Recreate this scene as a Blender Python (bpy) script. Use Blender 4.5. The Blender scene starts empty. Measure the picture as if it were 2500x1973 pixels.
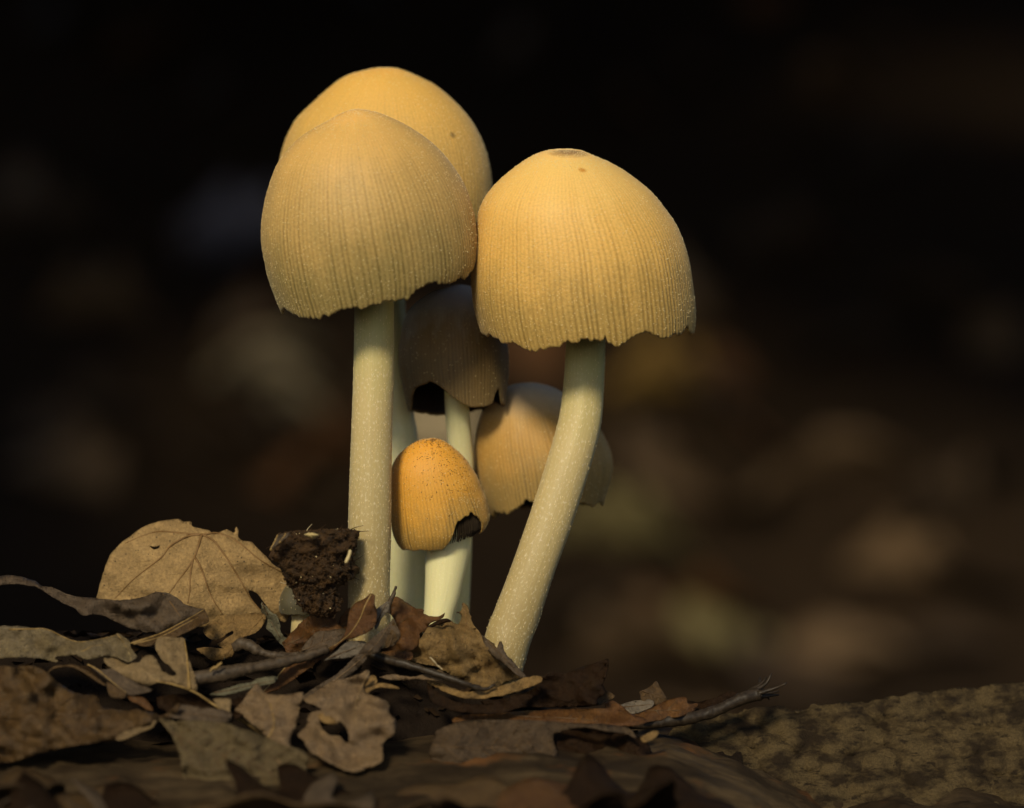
import bpy, math, random
import numpy as np
from mathutils import Vector, Matrix, noise as mn
from mathutils.geometry import delaunay_2d_cdt

R = math.radians
random.seed(7)
rng = np.random.default_rng(11)
scene = bpy.context.scene
COL = scene.collection

# ------------------------------------------------------------------ camera, sky, sun, exposure
PX = 0.05e-3                      # one photograph pixel is 0.05 mm at the focus plane (caps are about 26 mm wide)
D = 2500 * PX * 100.0 / 36.0      # 100 mm macro lens on a 36 mm sensor
ZC = 0.0407                       # lens height over the log
cam_d = bpy.data.cameras.new('camera')
cam = bpy.data.objects.new('camera', cam_d)
COL.objects.link(cam)
cam.location = (0, -D, ZC)
cam.rotation_euler = (R(90), 0, 0)
cam_d.lens = 100
cam_d.sensor_width = 36
cam_d.clip_start = 0.02
cam_d.clip_end = 500
cam_d.dof.use_dof = True
cam_d.dof.focus_distance = D - 0.001
cam_d.dof.aperture_fstop = 12.5
cam_d.dof.aperture_blades = 0
scene.camera = cam

SUN_EL, SUN_AZ = 33.0, -17.0      # degrees; azimuth left of straight behind the camera
sdir = Vector((math.sin(R(SUN_AZ)) * math.cos(R(SUN_EL)), -math.cos(R(SUN_AZ)) * math.cos(R(SUN_EL)), math.sin(R(SUN_EL))))
world = bpy.data.worlds.new('World')
scene.world = world
world.use_nodes = True
wn = world.node_tree.nodes
wl = world.node_tree.links
sky = wn.new('ShaderNodeTexSky')
sky.sky_type = 'NISHITA'
sky.sun_disc = False
sky.sun_elevation = R(SUN_EL)
sky.sun_rotation = math.atan2(sdir.x, sdir.y)
wl.new(sky.outputs[0], wn['Background'].inputs[0])
wn['Background'].inputs[1].default_value = 0.07
sun_d = bpy.data.lights.new('sun', 'SUN')
sun_d.energy = 2.6
sun_d.angle = R(11)
sun_d.color = (1.0, 0.87, 0.60)
sun = bpy.data.objects.new('sun', sun_d)
COL.objects.link(sun)
sun.rotation_euler = sdir.to_track_quat('Z', 'Y').to_euler()
sun.location = sdir * 3
vs = scene.view_settings
vs.view_transform = 'Standard'
vs.look = 'None'
vs.exposure = 0.2
vs.gamma = 1.0
vs.use_curve_mapping = False
scene.render.engine = 'CYCLES'
scene.cycles.use_denoising = True
scene.cycles.max_bounces = 6
scene.cycles.diffuse_bounces = 3

# ------------------------------------------------------------------ helpers
def W(u, v, y=0.0):
    """photograph pixel + depth behind the focus plane (m) -> world"""
    k = (D + y) / D
    return Vector(((u - 1250) * PX * k, y, ZC - (v - 986.5) * PX * k))

WO = {}
def mk(name, verts, faces, mat, parent=None, smooth=True, attrs=None, uv=None, origin=None):
    verts = np.asarray(verts, dtype=np.float64).reshape(-1, 3)
    if parent is not None:
        o0 = WO[parent.name] if parent.name in WO else np.array(parent.matrix_world.translation)
    else:
        o0 = np.array(origin) if origin is not None else np.array((verts[:, 0].mean(), verts[:, 1].mean(), verts[:, 2].min()))
    me = bpy.data.meshes.new(name)
    me.from_pydata((verts - o0).tolist(), [], faces if isinstance(faces, list) else faces.tolist())
    me.update()
    if smooth:
        me.shade_smooth()
    if attrs:
        for k, arr in attrs.items():
            a = me.attributes.new(k, 'FLOAT', 'POINT')
            a.data.foreach_set('value', np.asarray(arr, dtype=np.float32).ravel())
    if uv is not None:
        ul = me.uv_layers.new(name='UVMap')
        li = np.empty(len(me.loops), dtype=np.int32)
        me.loops.foreach_get('vertex_index', li)
        ul.data.foreach_set('uv', np.asarray(uv, dtype=np.float32)[li].ravel())
    if mat:
        me.materials.append(mat)
    ob = bpy.data.objects.new(name, me)
    COL.objects.link(ob)
    WO[ob.name] = o0
    if parent is not None:
        ob.parent = parent
    else:
        ob.location = o0
        ob.matrix_world = Matrix.Translation(Vector(o0))
    return ob

def thing(name, loc):
    o = bpy.data.objects.new(name, None)
    o.empty_display_size = 0.005
    COL.objects.link(o)
    o.location = loc
    o.matrix_world = Matrix.Translation(Vector(loc))
    return o

def tag(o, label=None, cat=None, group=None, kind=None):
    if label: o['label'] = label
    if cat: o['category'] = cat
    if group: o['group'] = group
    if kind: o['kind'] = kind
    return o

def spline(pts, per=10):
    p = [np.array(a, float) for a in pts]
    p = [2 * p[0] - p[1]] + p + [2 * p[-1] - p[-2]]
    out = []
    for i in range(1, len(p) - 2):
        for k in range(per):
            t = k / per
            out.append(0.5 * (2 * p[i] + (p[i + 1] - p[i - 1]) * t + (2 * p[i - 1] - 5 * p[i] + 4 * p[i + 1] - p[i + 2]) * t * t
                              + (3 * p[i] - p[i - 1] - 3 * p[i + 1] + p[i + 2]) * t ** 3))
    out.append(p[-2])
    return np.array(out)

def resample(poly, n):
    poly = np.asarray(poly, float)
    d = np.r_[0, np.cumsum(np.linalg.norm(np.diff(poly, axis=0), axis=1))]
    s = np.linspace(0, d[-1], n)
    return np.stack([np.interp(s, d, poly[:, k]) for k in range(poly.shape[1])], 1)

def sm(a, b, x):
    t = np.clip((x - a) / (b - a), 0, 1)
    return t * t * (3 - 2 * t)

def noise1(x, seed, n=256):
    """smooth 1-D value noise, numpy"""
    r = np.random.default_rng(seed).uniform(-1, 1, n)
    i = np.floor(x).astype(int)
    f = x - i
    f = f * f * (3 - 2 * f)
    return r[i % n] * (1 - f) + r[(i + 1) % n] * f

def noise2(x, y, seed, n=64):
    r = np.random.default_rng(seed).uniform(-1, 1, (n, n))
    i = np.floor(x).astype(int); j = np.floor(y).astype(int)
    f = x - i; g = y - j
    f = f * f * (3 - 2 * f); g = g * g * (3 - 2 * g)
    return (r[i % n, j % n] * (1 - f) * (1 - g) + r[(i + 1) % n, j % n] * f * (1 - g)
            + r[i % n, (j + 1) % n] * (1 - f) * g + r[(i + 1) % n, (j + 1) % n] * f * g)

def perlin2(x, y, seed, n=128):
    g = np.random.default_rng(seed).uniform(0, math.tau, (n, n))
    i = np.floor(x).astype(int); j = np.floor(y).astype(int)
    fx, fy = x - i, y - j
    def c(a, b):
        t = g[(i + a) % n, (j + b) % n]
        return np.cos(t) * (fx - a) + np.sin(t) * (fy - b)
    sx, sy = fx ** 3 * (fx * (6 * fx - 15) + 10), fy ** 3 * (fy * (6 * fy - 15) + 10)
    return 1.5 * ((c(0, 0) * (1 - sx) + c(1, 0) * sx) * (1 - sy) + (c(0, 1) * (1 - sx) + c(1, 1) * sx) * sy)

# ------------------------------------------------------------------ materials
class NT:
    def __init__(s, name):
        s.m = bpy.data.materials.new(name)
        s.m.use_nodes = True
        s.t = s.m.node_tree
        s.b = s.t.nodes['Principled BSDF']
        s.out = s.t.nodes['Material Output']
    def n(s, typ, **kw):
        nd = s.t.nodes.new(typ)
        for k, v in kw.items():
            setattr(nd, k, v)
        return nd
    def l(s, a, b):
        s.t.links.new(a, b)
    def val(s, x, sock):
        if hasattr(x, 'is_linked') or isinstance(x, bpy.types.NodeSocket):
            s.l(x, sock)
        else:
            sock.default_value = x if not (isinstance(x, tuple) and len(x) == 3 and len(sock.default_value) == 4) else (*x, 1)
    def math(s, op, a, b=0.5, c=None, clamp=False):
        nd = s.n('ShaderNodeMath', operation=op, use_clamp=clamp)
        s.val(a, nd.inputs[0]); s.val(b, nd.inputs[1])
        if c is not None: s.val(c, nd.inputs[2])
        return nd.outputs[0]
    def mix(s, f, a, b, mode='MIX'):
        nd = s.n('ShaderNodeMix', data_type='RGBA', blend_type=mode)
        s.val(f, nd.inputs[0]); s.val(a, nd.inputs[6]); s.val(b, nd.inputs[7])
        return nd.outputs[2]
    def attr(s, name):
        return s.n('ShaderNodeAttribute', attribute_name=name).outputs['Fac']
    def ramp(s, f, stops, interp='LINEAR'):
        nd = s.n('ShaderNodeValToRGB')
        nd.color_ramp.interpolation = interp
        el = nd.color_ramp.elements
        while len(el) < len(stops): el.new(0.5)
        for e, (p, c) in zip(el, stops):
            e.position = p
            e.color = (*c, 1) if isinstance(c, tuple) else (c, c, c, 1)
        s.l(f, nd.inputs[0])
        return nd.outputs[0]
    def noise(s, vec, scale, detail=4, rough=0.55):
        nd = s.n('ShaderNodeTexNoise')
        nd.inputs['Scale'].default_value = scale
        nd.inputs['Detail'].default_value = detail
        nd.inputs['Roughness'].default_value = rough
        s.l(vec, nd.inputs['Vector'])
        return nd.outputs['Fac']
    def voro(s, vec, scale, feature='F1', out='Distance', rnd=1.0):
        nd = s.n('ShaderNodeTexVoronoi', feature=feature)
        nd.inputs['Scale'].default_value = scale
        nd.inputs['Randomness'].default_value = rnd
        s.l(vec, nd.inputs['Vector'])
        return nd.outputs[out]
    def mapping(s, vec, scale=(1, 1, 1), loc=(0, 0, 0)):
        nd = s.n('ShaderNodeMapping')
        nd.inputs['Scale'].default_value = scale
        nd.inputs['Location'].default_value = loc
        s.l(vec, nd.inputs['Vector'])
        return nd.outputs[0]
    def coord(s, which='Object'):
        return s.n('ShaderNodeTexCoord').outputs[which]
    def bump(s, h, strength, dist):
        nd = s.n('ShaderNodeBump')
        nd.inputs['Strength'].default_value = strength
        nd.inputs['Distance'].default_value = dist
        s.l(h, nd.inputs['Height'])
        s.l(nd.outputs[0], s.b.inputs['Normal'])
    def sss(s, w, rad, scale):
        s.b.inputs['Subsurface Weight'].default_value = w
        s.b.inputs['Subsurface Radius'].default_value = rad
        s.b.inputs['Subsurface Scale'].default_value = scale

def cap_material(name, apex, mid, low, ridge, pale=0.0):
    m = NT(name)
    q, g = m.attr('q'), m.attr('groove')
    uv = m.coord('UV')
    fine = m.noise(m.mapping(uv, (900, 60, 1)), 1.0, 3)
    blot = m.noise(m.mapping(uv, (26, 5, 1)), 1.0, 5, 0.6)
    mott = m.noise(m.mapping(uv, (170, 110, 1)), 1.0, 4, 0.7)
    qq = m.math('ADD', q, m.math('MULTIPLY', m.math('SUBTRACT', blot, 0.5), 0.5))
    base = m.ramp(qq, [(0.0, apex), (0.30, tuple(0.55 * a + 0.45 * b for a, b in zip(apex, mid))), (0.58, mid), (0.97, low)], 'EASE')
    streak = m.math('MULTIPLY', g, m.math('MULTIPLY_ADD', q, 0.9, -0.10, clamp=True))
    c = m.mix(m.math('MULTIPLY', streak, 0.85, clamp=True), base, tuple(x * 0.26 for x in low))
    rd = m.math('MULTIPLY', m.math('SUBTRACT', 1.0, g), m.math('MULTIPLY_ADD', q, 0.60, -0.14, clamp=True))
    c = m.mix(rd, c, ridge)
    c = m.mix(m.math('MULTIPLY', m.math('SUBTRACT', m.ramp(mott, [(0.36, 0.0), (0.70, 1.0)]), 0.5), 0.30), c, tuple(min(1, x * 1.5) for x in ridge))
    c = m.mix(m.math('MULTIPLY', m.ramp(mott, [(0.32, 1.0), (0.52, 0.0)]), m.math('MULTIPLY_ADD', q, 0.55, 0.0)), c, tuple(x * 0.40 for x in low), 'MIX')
    c = m.mix(m.math('MULTIPLY', m.math('SUBTRACT', 1.0, m.ramp(fine, [(0.35, 0.0), (0.6, 1.0)])), 0.16), c, tuple(x * 0.6 for x in mid))
    # tiny dirt dots
    dots = m.voro(m.mapping(uv, (60, 24, 1)), 1.0)
    pick = m.voro(m.mapping(uv, (60, 24, 1)), 1.0, out='Color')
    sep = m.n('ShaderNodeSeparateColor'); m.l(pick, sep.inputs[0])
    d = m.math('MULTIPLY', m.math('LESS_THAN', dots, 0.045), m.math('GREATER_THAN', sep.outputs[0], 0.86))
    c = m.mix(m.math('MULTIPLY', d, 0.75), c, (0.05, 0.025, 0.01))
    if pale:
        c = m.mix(m.math('MULTIPLY', m.ramp(q, [(0.05, 1.0), (0.42, 0.0)]), pale), c, (0.62, 0.58, 0.52))  # skylight on the crown painted into the skin, over some pale bloom
    edge = m.attr('edge')
    c = m.mix(m.math('MULTIPLY', edge, 0.75), c, (0.035, 0.026, 0.012))
    inner = m.attr('inner')
    c = m.mix(inner, c, (0.012, 0.008, 0.006))
    m.l(c, m.b.inputs['Base Color'])
    m.b.inputs['Roughness'].default_value = 0.55
    m.b.inputs['Sheen Weight'].default_value = 0.12
    m.b.inputs['Sheen Roughness'].default_value = 0.4
    m.b.inputs['Specular IOR Level'].default_value = 0.4
    m.sss(0.22, (1.0, 0.55, 0.22), 0.0011)
    h = m.math('ADD', m.math('MULTIPLY', fine, 0.5), m.math('MULTIPLY', mott, 0.8))
    m.bump(h, 0.35, 0.00012)
    return m.m

def stem_material(name, top, low, scurf):
    m = NT(name)
    q = m.attr('q')
    uv = m.coord('UV')
    fib = m.noise(m.mapping(uv, (70, 5, 1)), 1.0, 4, 0.6)
    fleck = m.noise(m.mapping(uv, (60, 90, 1)), 1.0, 3, 0.6)
    blot = m.noise(m.mapping(uv, (5, 7, 1)), 1.0, 4)
    qq = m.math('ADD', q, m.math('MULTIPLY', m.math('SUBTRACT', blot, 0.5), 0.25))
    c = m.ramp(qq, [(0.08, top), (0.36, scurf), (0.95, low)])
    c = m.mix(m.math('MULTIPLY', m.math('SUBTRACT', fib, 0.4), 0.55, clamp=True), c, tuple(x * 0.55 for x in low))
    c = m.mix(m.math('MULTIPLY', m.ramp(fleck, [(0.55, 0.0), (0.72, 1.0)]), m.ramp(q, [(0.15, 0.0), (0.3, 0.55)])), c, (0.86, 0.78, 0.58))
    m.l(c, m.b.inputs['Base Color'])
    m.b.inputs['Roughness'].default_value = 0.5
    m.b.inputs['Sheen Weight'].default_value = 0.10
    m.sss(0.35, (1.0, 0.75, 0.35), 0.0014)
    m.bump(m.math('ADD', fib, m.math('MULTIPLY', fleck, 0.6)), 0.35, 0.00012)
    return m.m

def simple_material(name, c, rough=0.6, spec=0.5, var=0.0, scale=900, sheen=0):
    m = NT(name)
    if var:
        f = m.noise(m.coord('Object'), scale, 5, 0.65)
        m.l(m.mix(m.ramp(f, [(0.3, 0.0), (0.7, 1.0)]), tuple(x * (1 - var) for x in c), tuple(min(1, x * (1 + var)) for x in c)), m.b.inputs['Base Color'])
        m.bump(f, 0.5, 0.25 / scale)
    else:
        m.b.inputs['Base Color'].default_value = (*c, 1)
    m.b.inputs['Roughness'].default_value = rough
    m.b.inputs['Specular IOR Level'].default_value = spec
    m.b.inputs['Sheen Weight'].default_value = sheen
    return m.m

def leaf_material(name, c1, c2, vein=(0.4, 0.3, 0.14), net=0.3, netscale=6.0, specks=0.25, rough=0.62, stain=(0.03, 0.018, 0.008), stained=0.35, spec=0.35):
    """dead leaf: two blotched tones, stains, fine net of veinlets, pin specks (UV unit = 100 photograph pixels = 5 mm)"""
    m = NT(name)
    uv = m.coord('UV')
    a = m.noise(uv, 1.1, 5, 0.6)
    b = m.noise(m.mapping(uv, (1, 1, 1), (7.3, 2.1, 0)), 3.4, 6, 0.68)
    f = m.noise(uv, 15, 6, 0.75)
    wob = m.n('ShaderNodeMix', data_type='RGBA', blend_type='ADD')
    wob.inputs[0].default_value = 0.10
    m.l(uv, wob.inputs[6])
    nn = m.n('ShaderNodeTexNoise'); nn.inputs['Scale'].default_value = 5; m.l(uv, nn.inputs['Vector'])
    m.l(nn.outputs['Color'], wob.inputs[7])
    e1 = m.voro(wob.outputs[2], netscale, 'DISTANCE_TO_EDGE')
    e2 = m.voro(wob.outputs[2], netscale * 3.1, 'DISTANCE_TO_EDGE')
    l1 = m.ramp(e1, [(0.0, 1.0), (0.045, 0.0)])
    l2 = m.ramp(e2, [(0.0, 1.0), (0.07, 0.0)])
    c = m.mix(m.ramp(a, [(0.35, 0.0), (0.66, 1.0)]), c1, c2)
    c = m.mix(m.math('MULTIPLY', m.ramp(b, [(0.50, 0.0), (0.72, 1.0)]), stained), c, stain)
    c = m.mix(m.math('MULTIPLY', m.ramp(f, [(0.38, 0.0), (0.62, 1.0)]), 0.55), c, tuple(x * 0.42 for x in c1))
    g2 = m.noise(m.mapping(uv, (1, 1, 1), (3.3, 8.1, 0)), 5, 6, 0.7)
    c = m.mix(m.math('MULTIPLY', m.ramp(g2, [(0.50, 0.0), (0.68, 1.0)]), 0.35), c, tuple(min(1, x * 1.6) for x in c2))
    vis = m.ramp(m.noise(uv, 2.3, 3), [(0.42, 0.35), (0.62, 1.0)])
    c = m.mix(m.math('MULTIPLY', m.math('MULTIPLY', m.math('MAXIMUM', l1, m.math('MULTIPLY', l2, 0.6)), vis), net), c, vein)
    dv = m.voro(uv, 12); dc = m.voro(uv, 12, out='Color')
    sep = m.n('ShaderNodeSeparateColor'); m.l(dc, sep.inputs[0])
    dot = m.math('MULTIPLY', m.math('LESS_THAN', dv, m.math('MULTIPLY', sep.outputs[1], 0.26)), m.math('LESS_THAN', sep.outputs[0], specks))
    c = m.mix(m.math('MULTIPLY', dot, 0.8), c, (0.02, 0.012, 0.006))
    m.l(c, m.b.inputs['Base Color'])
    m.l(m.math('MULTIPLY_ADD', f, 0.25, rough - 0.12), m.b.inputs['Roughness'])
    m.b.inputs['Specular IOR Level'].default_value = spec
    h = m.math('ADD', m.math('MULTIPLY', f, 0.5), m.math('ADD', m.math('MULTIPLY', l1, 0.22 * net), m.math('MULTIPLY', b, 0.9)))
    m.bump(h, 0.9, 0.00055)
    return m.m

# ------------------------------------------------------------------ the setting: woodland floor, bank, log, mound
def floor_z(x, y):
    b = sm(1.5, 4.2, y) * 1.25
    return -0.165 + b + 0.03 * noise2(x * 1.3 + 50, y * 1.3 + 50, 3) * sm(0.4, 1.2, np.hypot(x, y)) + 0.012 * noise2(x * 5 + 90, y * 5 + 70, 4)

m = NT('humus_soil')
oc = m.coord('Object')
f1 = m.noise(oc, 6, 6, 0.7); f2 = m.noise(oc, 60, 6, 0.7)
m.l(m.mix(f2, m.mix(m.ramp(f1, [(0.35, 0.0), (0.65, 1.0)]), (0.012, 0.007, 0.004), (0.035, 0.02, 0.010)), (0.022, 0.014, 0.008)), m.b.inputs['Base Color'])
m.b.inputs['Roughness'].default_value = 0.9
m.b.inputs['Specular IOR Level'].default_value = 0.08
m.bump(f2, 0.8, 0.01)
SOIL = m.m
def axis(fine0, fine1, step, far, k=1.35):
    a = list(np.arange(fine0, fine1 + 1e-9, step))
    s, x = step, fine1
    while x < far:
        s *= k; x += s; a.append(x)
    s, x = step, fine0
    while x > -far:
        s *= k; x -= s; a.insert(0, x)
    return np.array(a)
gx, gy = axis(-1.6, 1.6, 0.05, 220), axis(-0.6, 4.8, 0.05, 220)
X, Y = np.meshgrid(gx, gy)
Z = floor_z(X, Y)
nx, ny = len(gx), len(gy)
idx = np.arange(nx * ny).reshape(ny, nx)
fc = np.stack([idx[:-1, :-1], idx[:-1, 1:], idx[1:, 1:], idx[1:, :-1]], -1).reshape(-1, 4)
fl = mk('forest_floor', np.stack([X, Y, Z], -1).reshape(-1, 3), fc, SOIL, origin=(0, 0, 0))
tag(fl, 'dark humus woodland floor rising to a shaded bank', 'ground', kind='structure')

# fallen log under everything
LR = 0.12
def crest(x):
    return 0.0006 - 0.0075 * sm(0.016, 0.040, x) * (1 - 0.6 * sm(0.075, 0.14, x))
def log_z(x, y):
    yy = np.clip(y, -LR * 0.95, LR * 0.95)
    return crest(x) - LR + np.sqrt(LR * LR - yy * yy)
m = NT('decayed_wood')
oc = m.coord('Object')
st = m.noise(m.mapping(oc, (35, 170, 170)), 1.0, 6, 0.65)
bl = m.noise(m.mapping(oc, (1, 1, 1), (0.3, 0.1, 0)), 75, 5, 0.6)
cr = m.voro(m.mapping(oc, (60, 200, 200)), 1.0, 'DISTANCE_TO_EDGE')
c = m.mix(m.ramp(bl, [(0.38, 0.0), (0.6, 1.0)]), (0.022, 0.013, 0.006), (0.075, 0.050, 0.025))
c = m.mix(m.ramp(st, [(0.40, 0.75), (0.58, 0.0)]), c, (0.014, 0.009, 0.005))
c = m.mix(m.ramp(cr, [(0.0, 0.5), (0.05, 0.0)]), c, (0.012, 0.007, 0.004))
c = m.mix(m.math('MULTIPLY', m.ramp(m.noise(oc, 130, 4), [(0.58, 0.0), (0.72, 1.0)]), 0.5), c, (0.16, 0.06, 0.015))
m.l(c, m.b.inputs['Base Color'])
m.b.inputs['Roughness'].default_value = 0.7
m.b.inputs['Specular IOR Level'].default_value = 0.12
m.bump(m.math('ADD', st, bl), 0.7, 0.0012)
WOOD = m.m
lx = axis(-0.085, 0.085, 0.0009, 0.62, 1.2)
lx = lx[(lx > -0.6) & (lx < 0.62)]
th = np.concatenate([np.linspace(-math.pi, -0.42, 30)[:-1], np.linspace(-0.42, 0.42, 120), np.linspace(0.42, math.pi, 30)[1:-1]])
LX, TH = np.meshgrid(lx, th)
lump = 0.0009 * noise2(LX * 110 + 9, TH * 14 + 9, 21) + 0.0006 * noise2(LX * 260 + 3, TH * 34, 22) + 0.0003 * noise2(LX * 700, TH * 90, 23)
lump = lump * (0.75 + 0.7 * sm(0.02, 0.05, LX)) + 0.006 * noise2(LX * 18 + 5, TH * 1.5 + 4, 24) * sm(0.09, 0.16, np.abs(LX))
rr = LR + lump
V = np.stack([LX, rr * np.sin(TH), crest(LX) - LR + rr * np.cos(TH)], -1)
n1, n2 = V.shape[:2]
ids = np.arange(n1 * n2).reshape(n1, n2)
fcs = []
for i in range(n1):
    j = (i + 1) % n1
    fcs.append(np.stack([ids[i, :-1], ids[j, :-1], ids[j, 1:], ids[i, 1:]], -1))
fcs = np.concatenate(fcs).tolist() + [ids[:, 0].tolist()[::-1], ids[:, -1].tolist()]
lg = mk('fallen_log', V.reshape(-1, 3), fcs, WOOD, origin=(0, 0, -LR))
tag(lg, 'decayed pale mottled fallen log carrying the leaf litter and mushrooms', 'log')

# heap of leaf mould on the log
mu = np.array([-900, -300, 60, 300, 600, 900, 1050, 1150, 1280, 1420, 1560, 1700])
mv = np.array([1640, 1575, 1545, 1545, 1560, 1535, 1545, 1580, 1670, 1728, 1765, 1800])
mz = ZC - (mv - 986.5) * PX
def mound_z(x, y):
    h = np.interp(x / PX + 1250, mu, mz)
    prof = sm(-0.011, 0.004, y) * (1 - sm(0.012, 0.045, y))
    base = log_z(x, y) - 0.0012
    return base + np.maximum(h - crest(x), 0) * prof - 0.0015 * (1 - sm(0, 0.004, (h - crest(x)) * prof)) + 0.0
hx = np.arange(-0.14, 0.028, 0.0006); hy = np.arange(-0.045, 0.055, 0.0006)
HX, HY = np.meshgrid(hx, hy)
HZ = mound_z(HX, HY) + 0.0008 * noise2(HX * 300 + 20, HY * 300 + 20, 31) + 0.0005 * noise2(HX * 900 + 20, HY * 900 + 40, 32)
n1, n2 = HZ.shape
ids = np.arange(n1 * n2).reshape(n1, n2)
fc = np.stack([ids[:-1, :-1], ids[:-1, 1:], ids[1:, 1:], ids[1:, :-1]], -1).reshape(-1, 4)
m = NT('leaf_mould')
oc = m.coord('Object')
f2 = m.noise(oc, 500, 6, 0.7)
m.l(m.mix(f2, (0.004, 0.0025, 0.0015), (0.018, 0.010, 0.005)), m.b.inputs['Base Color'])
m.b.inputs['Roughness'].default_value = 0.75
m.b.inputs['Specular IOR Level'].default_value = 0.12
m.bump(f2, 0.9, 0.001)
MOULD = m.m
tag(mk('soil_mound', np.stack([HX, HY, HZ], -1).reshape(-1, 3), fc, MOULD, origin=(0, 0, 0)),
    'heap of black leaf mould on the log', 'soil', kind='structure')

def ground_z(x, y):
    return float(max(mound_z(np.array(x), np.array(y)), log_z(np.array(x), np.array(y))))

# ------------------------------------------------------------------ mushrooms
OCT = np.array([(1, 0, 0), (-1, 0, 0), (0, 1, 0), (0, -1, 0), (0, 0, 1), (0, 0, -1)], float)
OCF = np.array([(0, 2, 4), (2, 1, 4), (1, 3, 4), (3, 0, 4), (2, 0, 5), (1, 2, 5), (3, 1, 5), (0, 3, 5)])
def specks(name, pos, nor, size, mat, parent, stretch=1.0):
    n = len(pos)
    sc = size * rng.uniform(0.5, 1.35, (n, 1, 3)) * np.array([1, 1, stretch])
    off = OCT[None] * sc
    a = rng.uniform(0, math.tau, n)
    ca, sa = np.cos(a), np.sin(a)
    if stretch == 1.0:
        off = np.stack([off[..., 0] * ca[:, None] - off[..., 2] * sa[:, None], off[..., 1], off[..., 0] * sa[:, None] + off[..., 2] * ca[:, None]], -1)
    v = pos[:, None, :] + off + nor[:, None, :] * (size * 0.25)
    f = (OCF[None] + 6 * np.arange(n)[:, None, None]).reshape(-1, 3)
    ob = mk(name, v.reshape(-1, 3), f, mat, parent, smooth=False)
    ob['kind'] = 'stuff'
    return ob

M_MICA = NT('mica_granules')
M_MICA.b.inputs['Base Color'].default_value = (0.84, 0.68, 0.36, 1)
M_MICA.b.inputs['Roughness'].default_value = 0.28
M_MICA.b.inputs['Specular IOR Level'].default_value = 0.8
M_MICA = M_MICA.m
M_SPECK = simple_material('dark_specks', (0.035, 0.014, 0.005), 0.6)
M_GILL = NT('black_gills')
M_GILL.b.inputs['Base Color'].default_value = (0.040, 0.028, 0.018, 1)
M_GILL.b.inputs['Roughness'].default_value = 0.45
M_GILL = M_GILL.m

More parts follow.
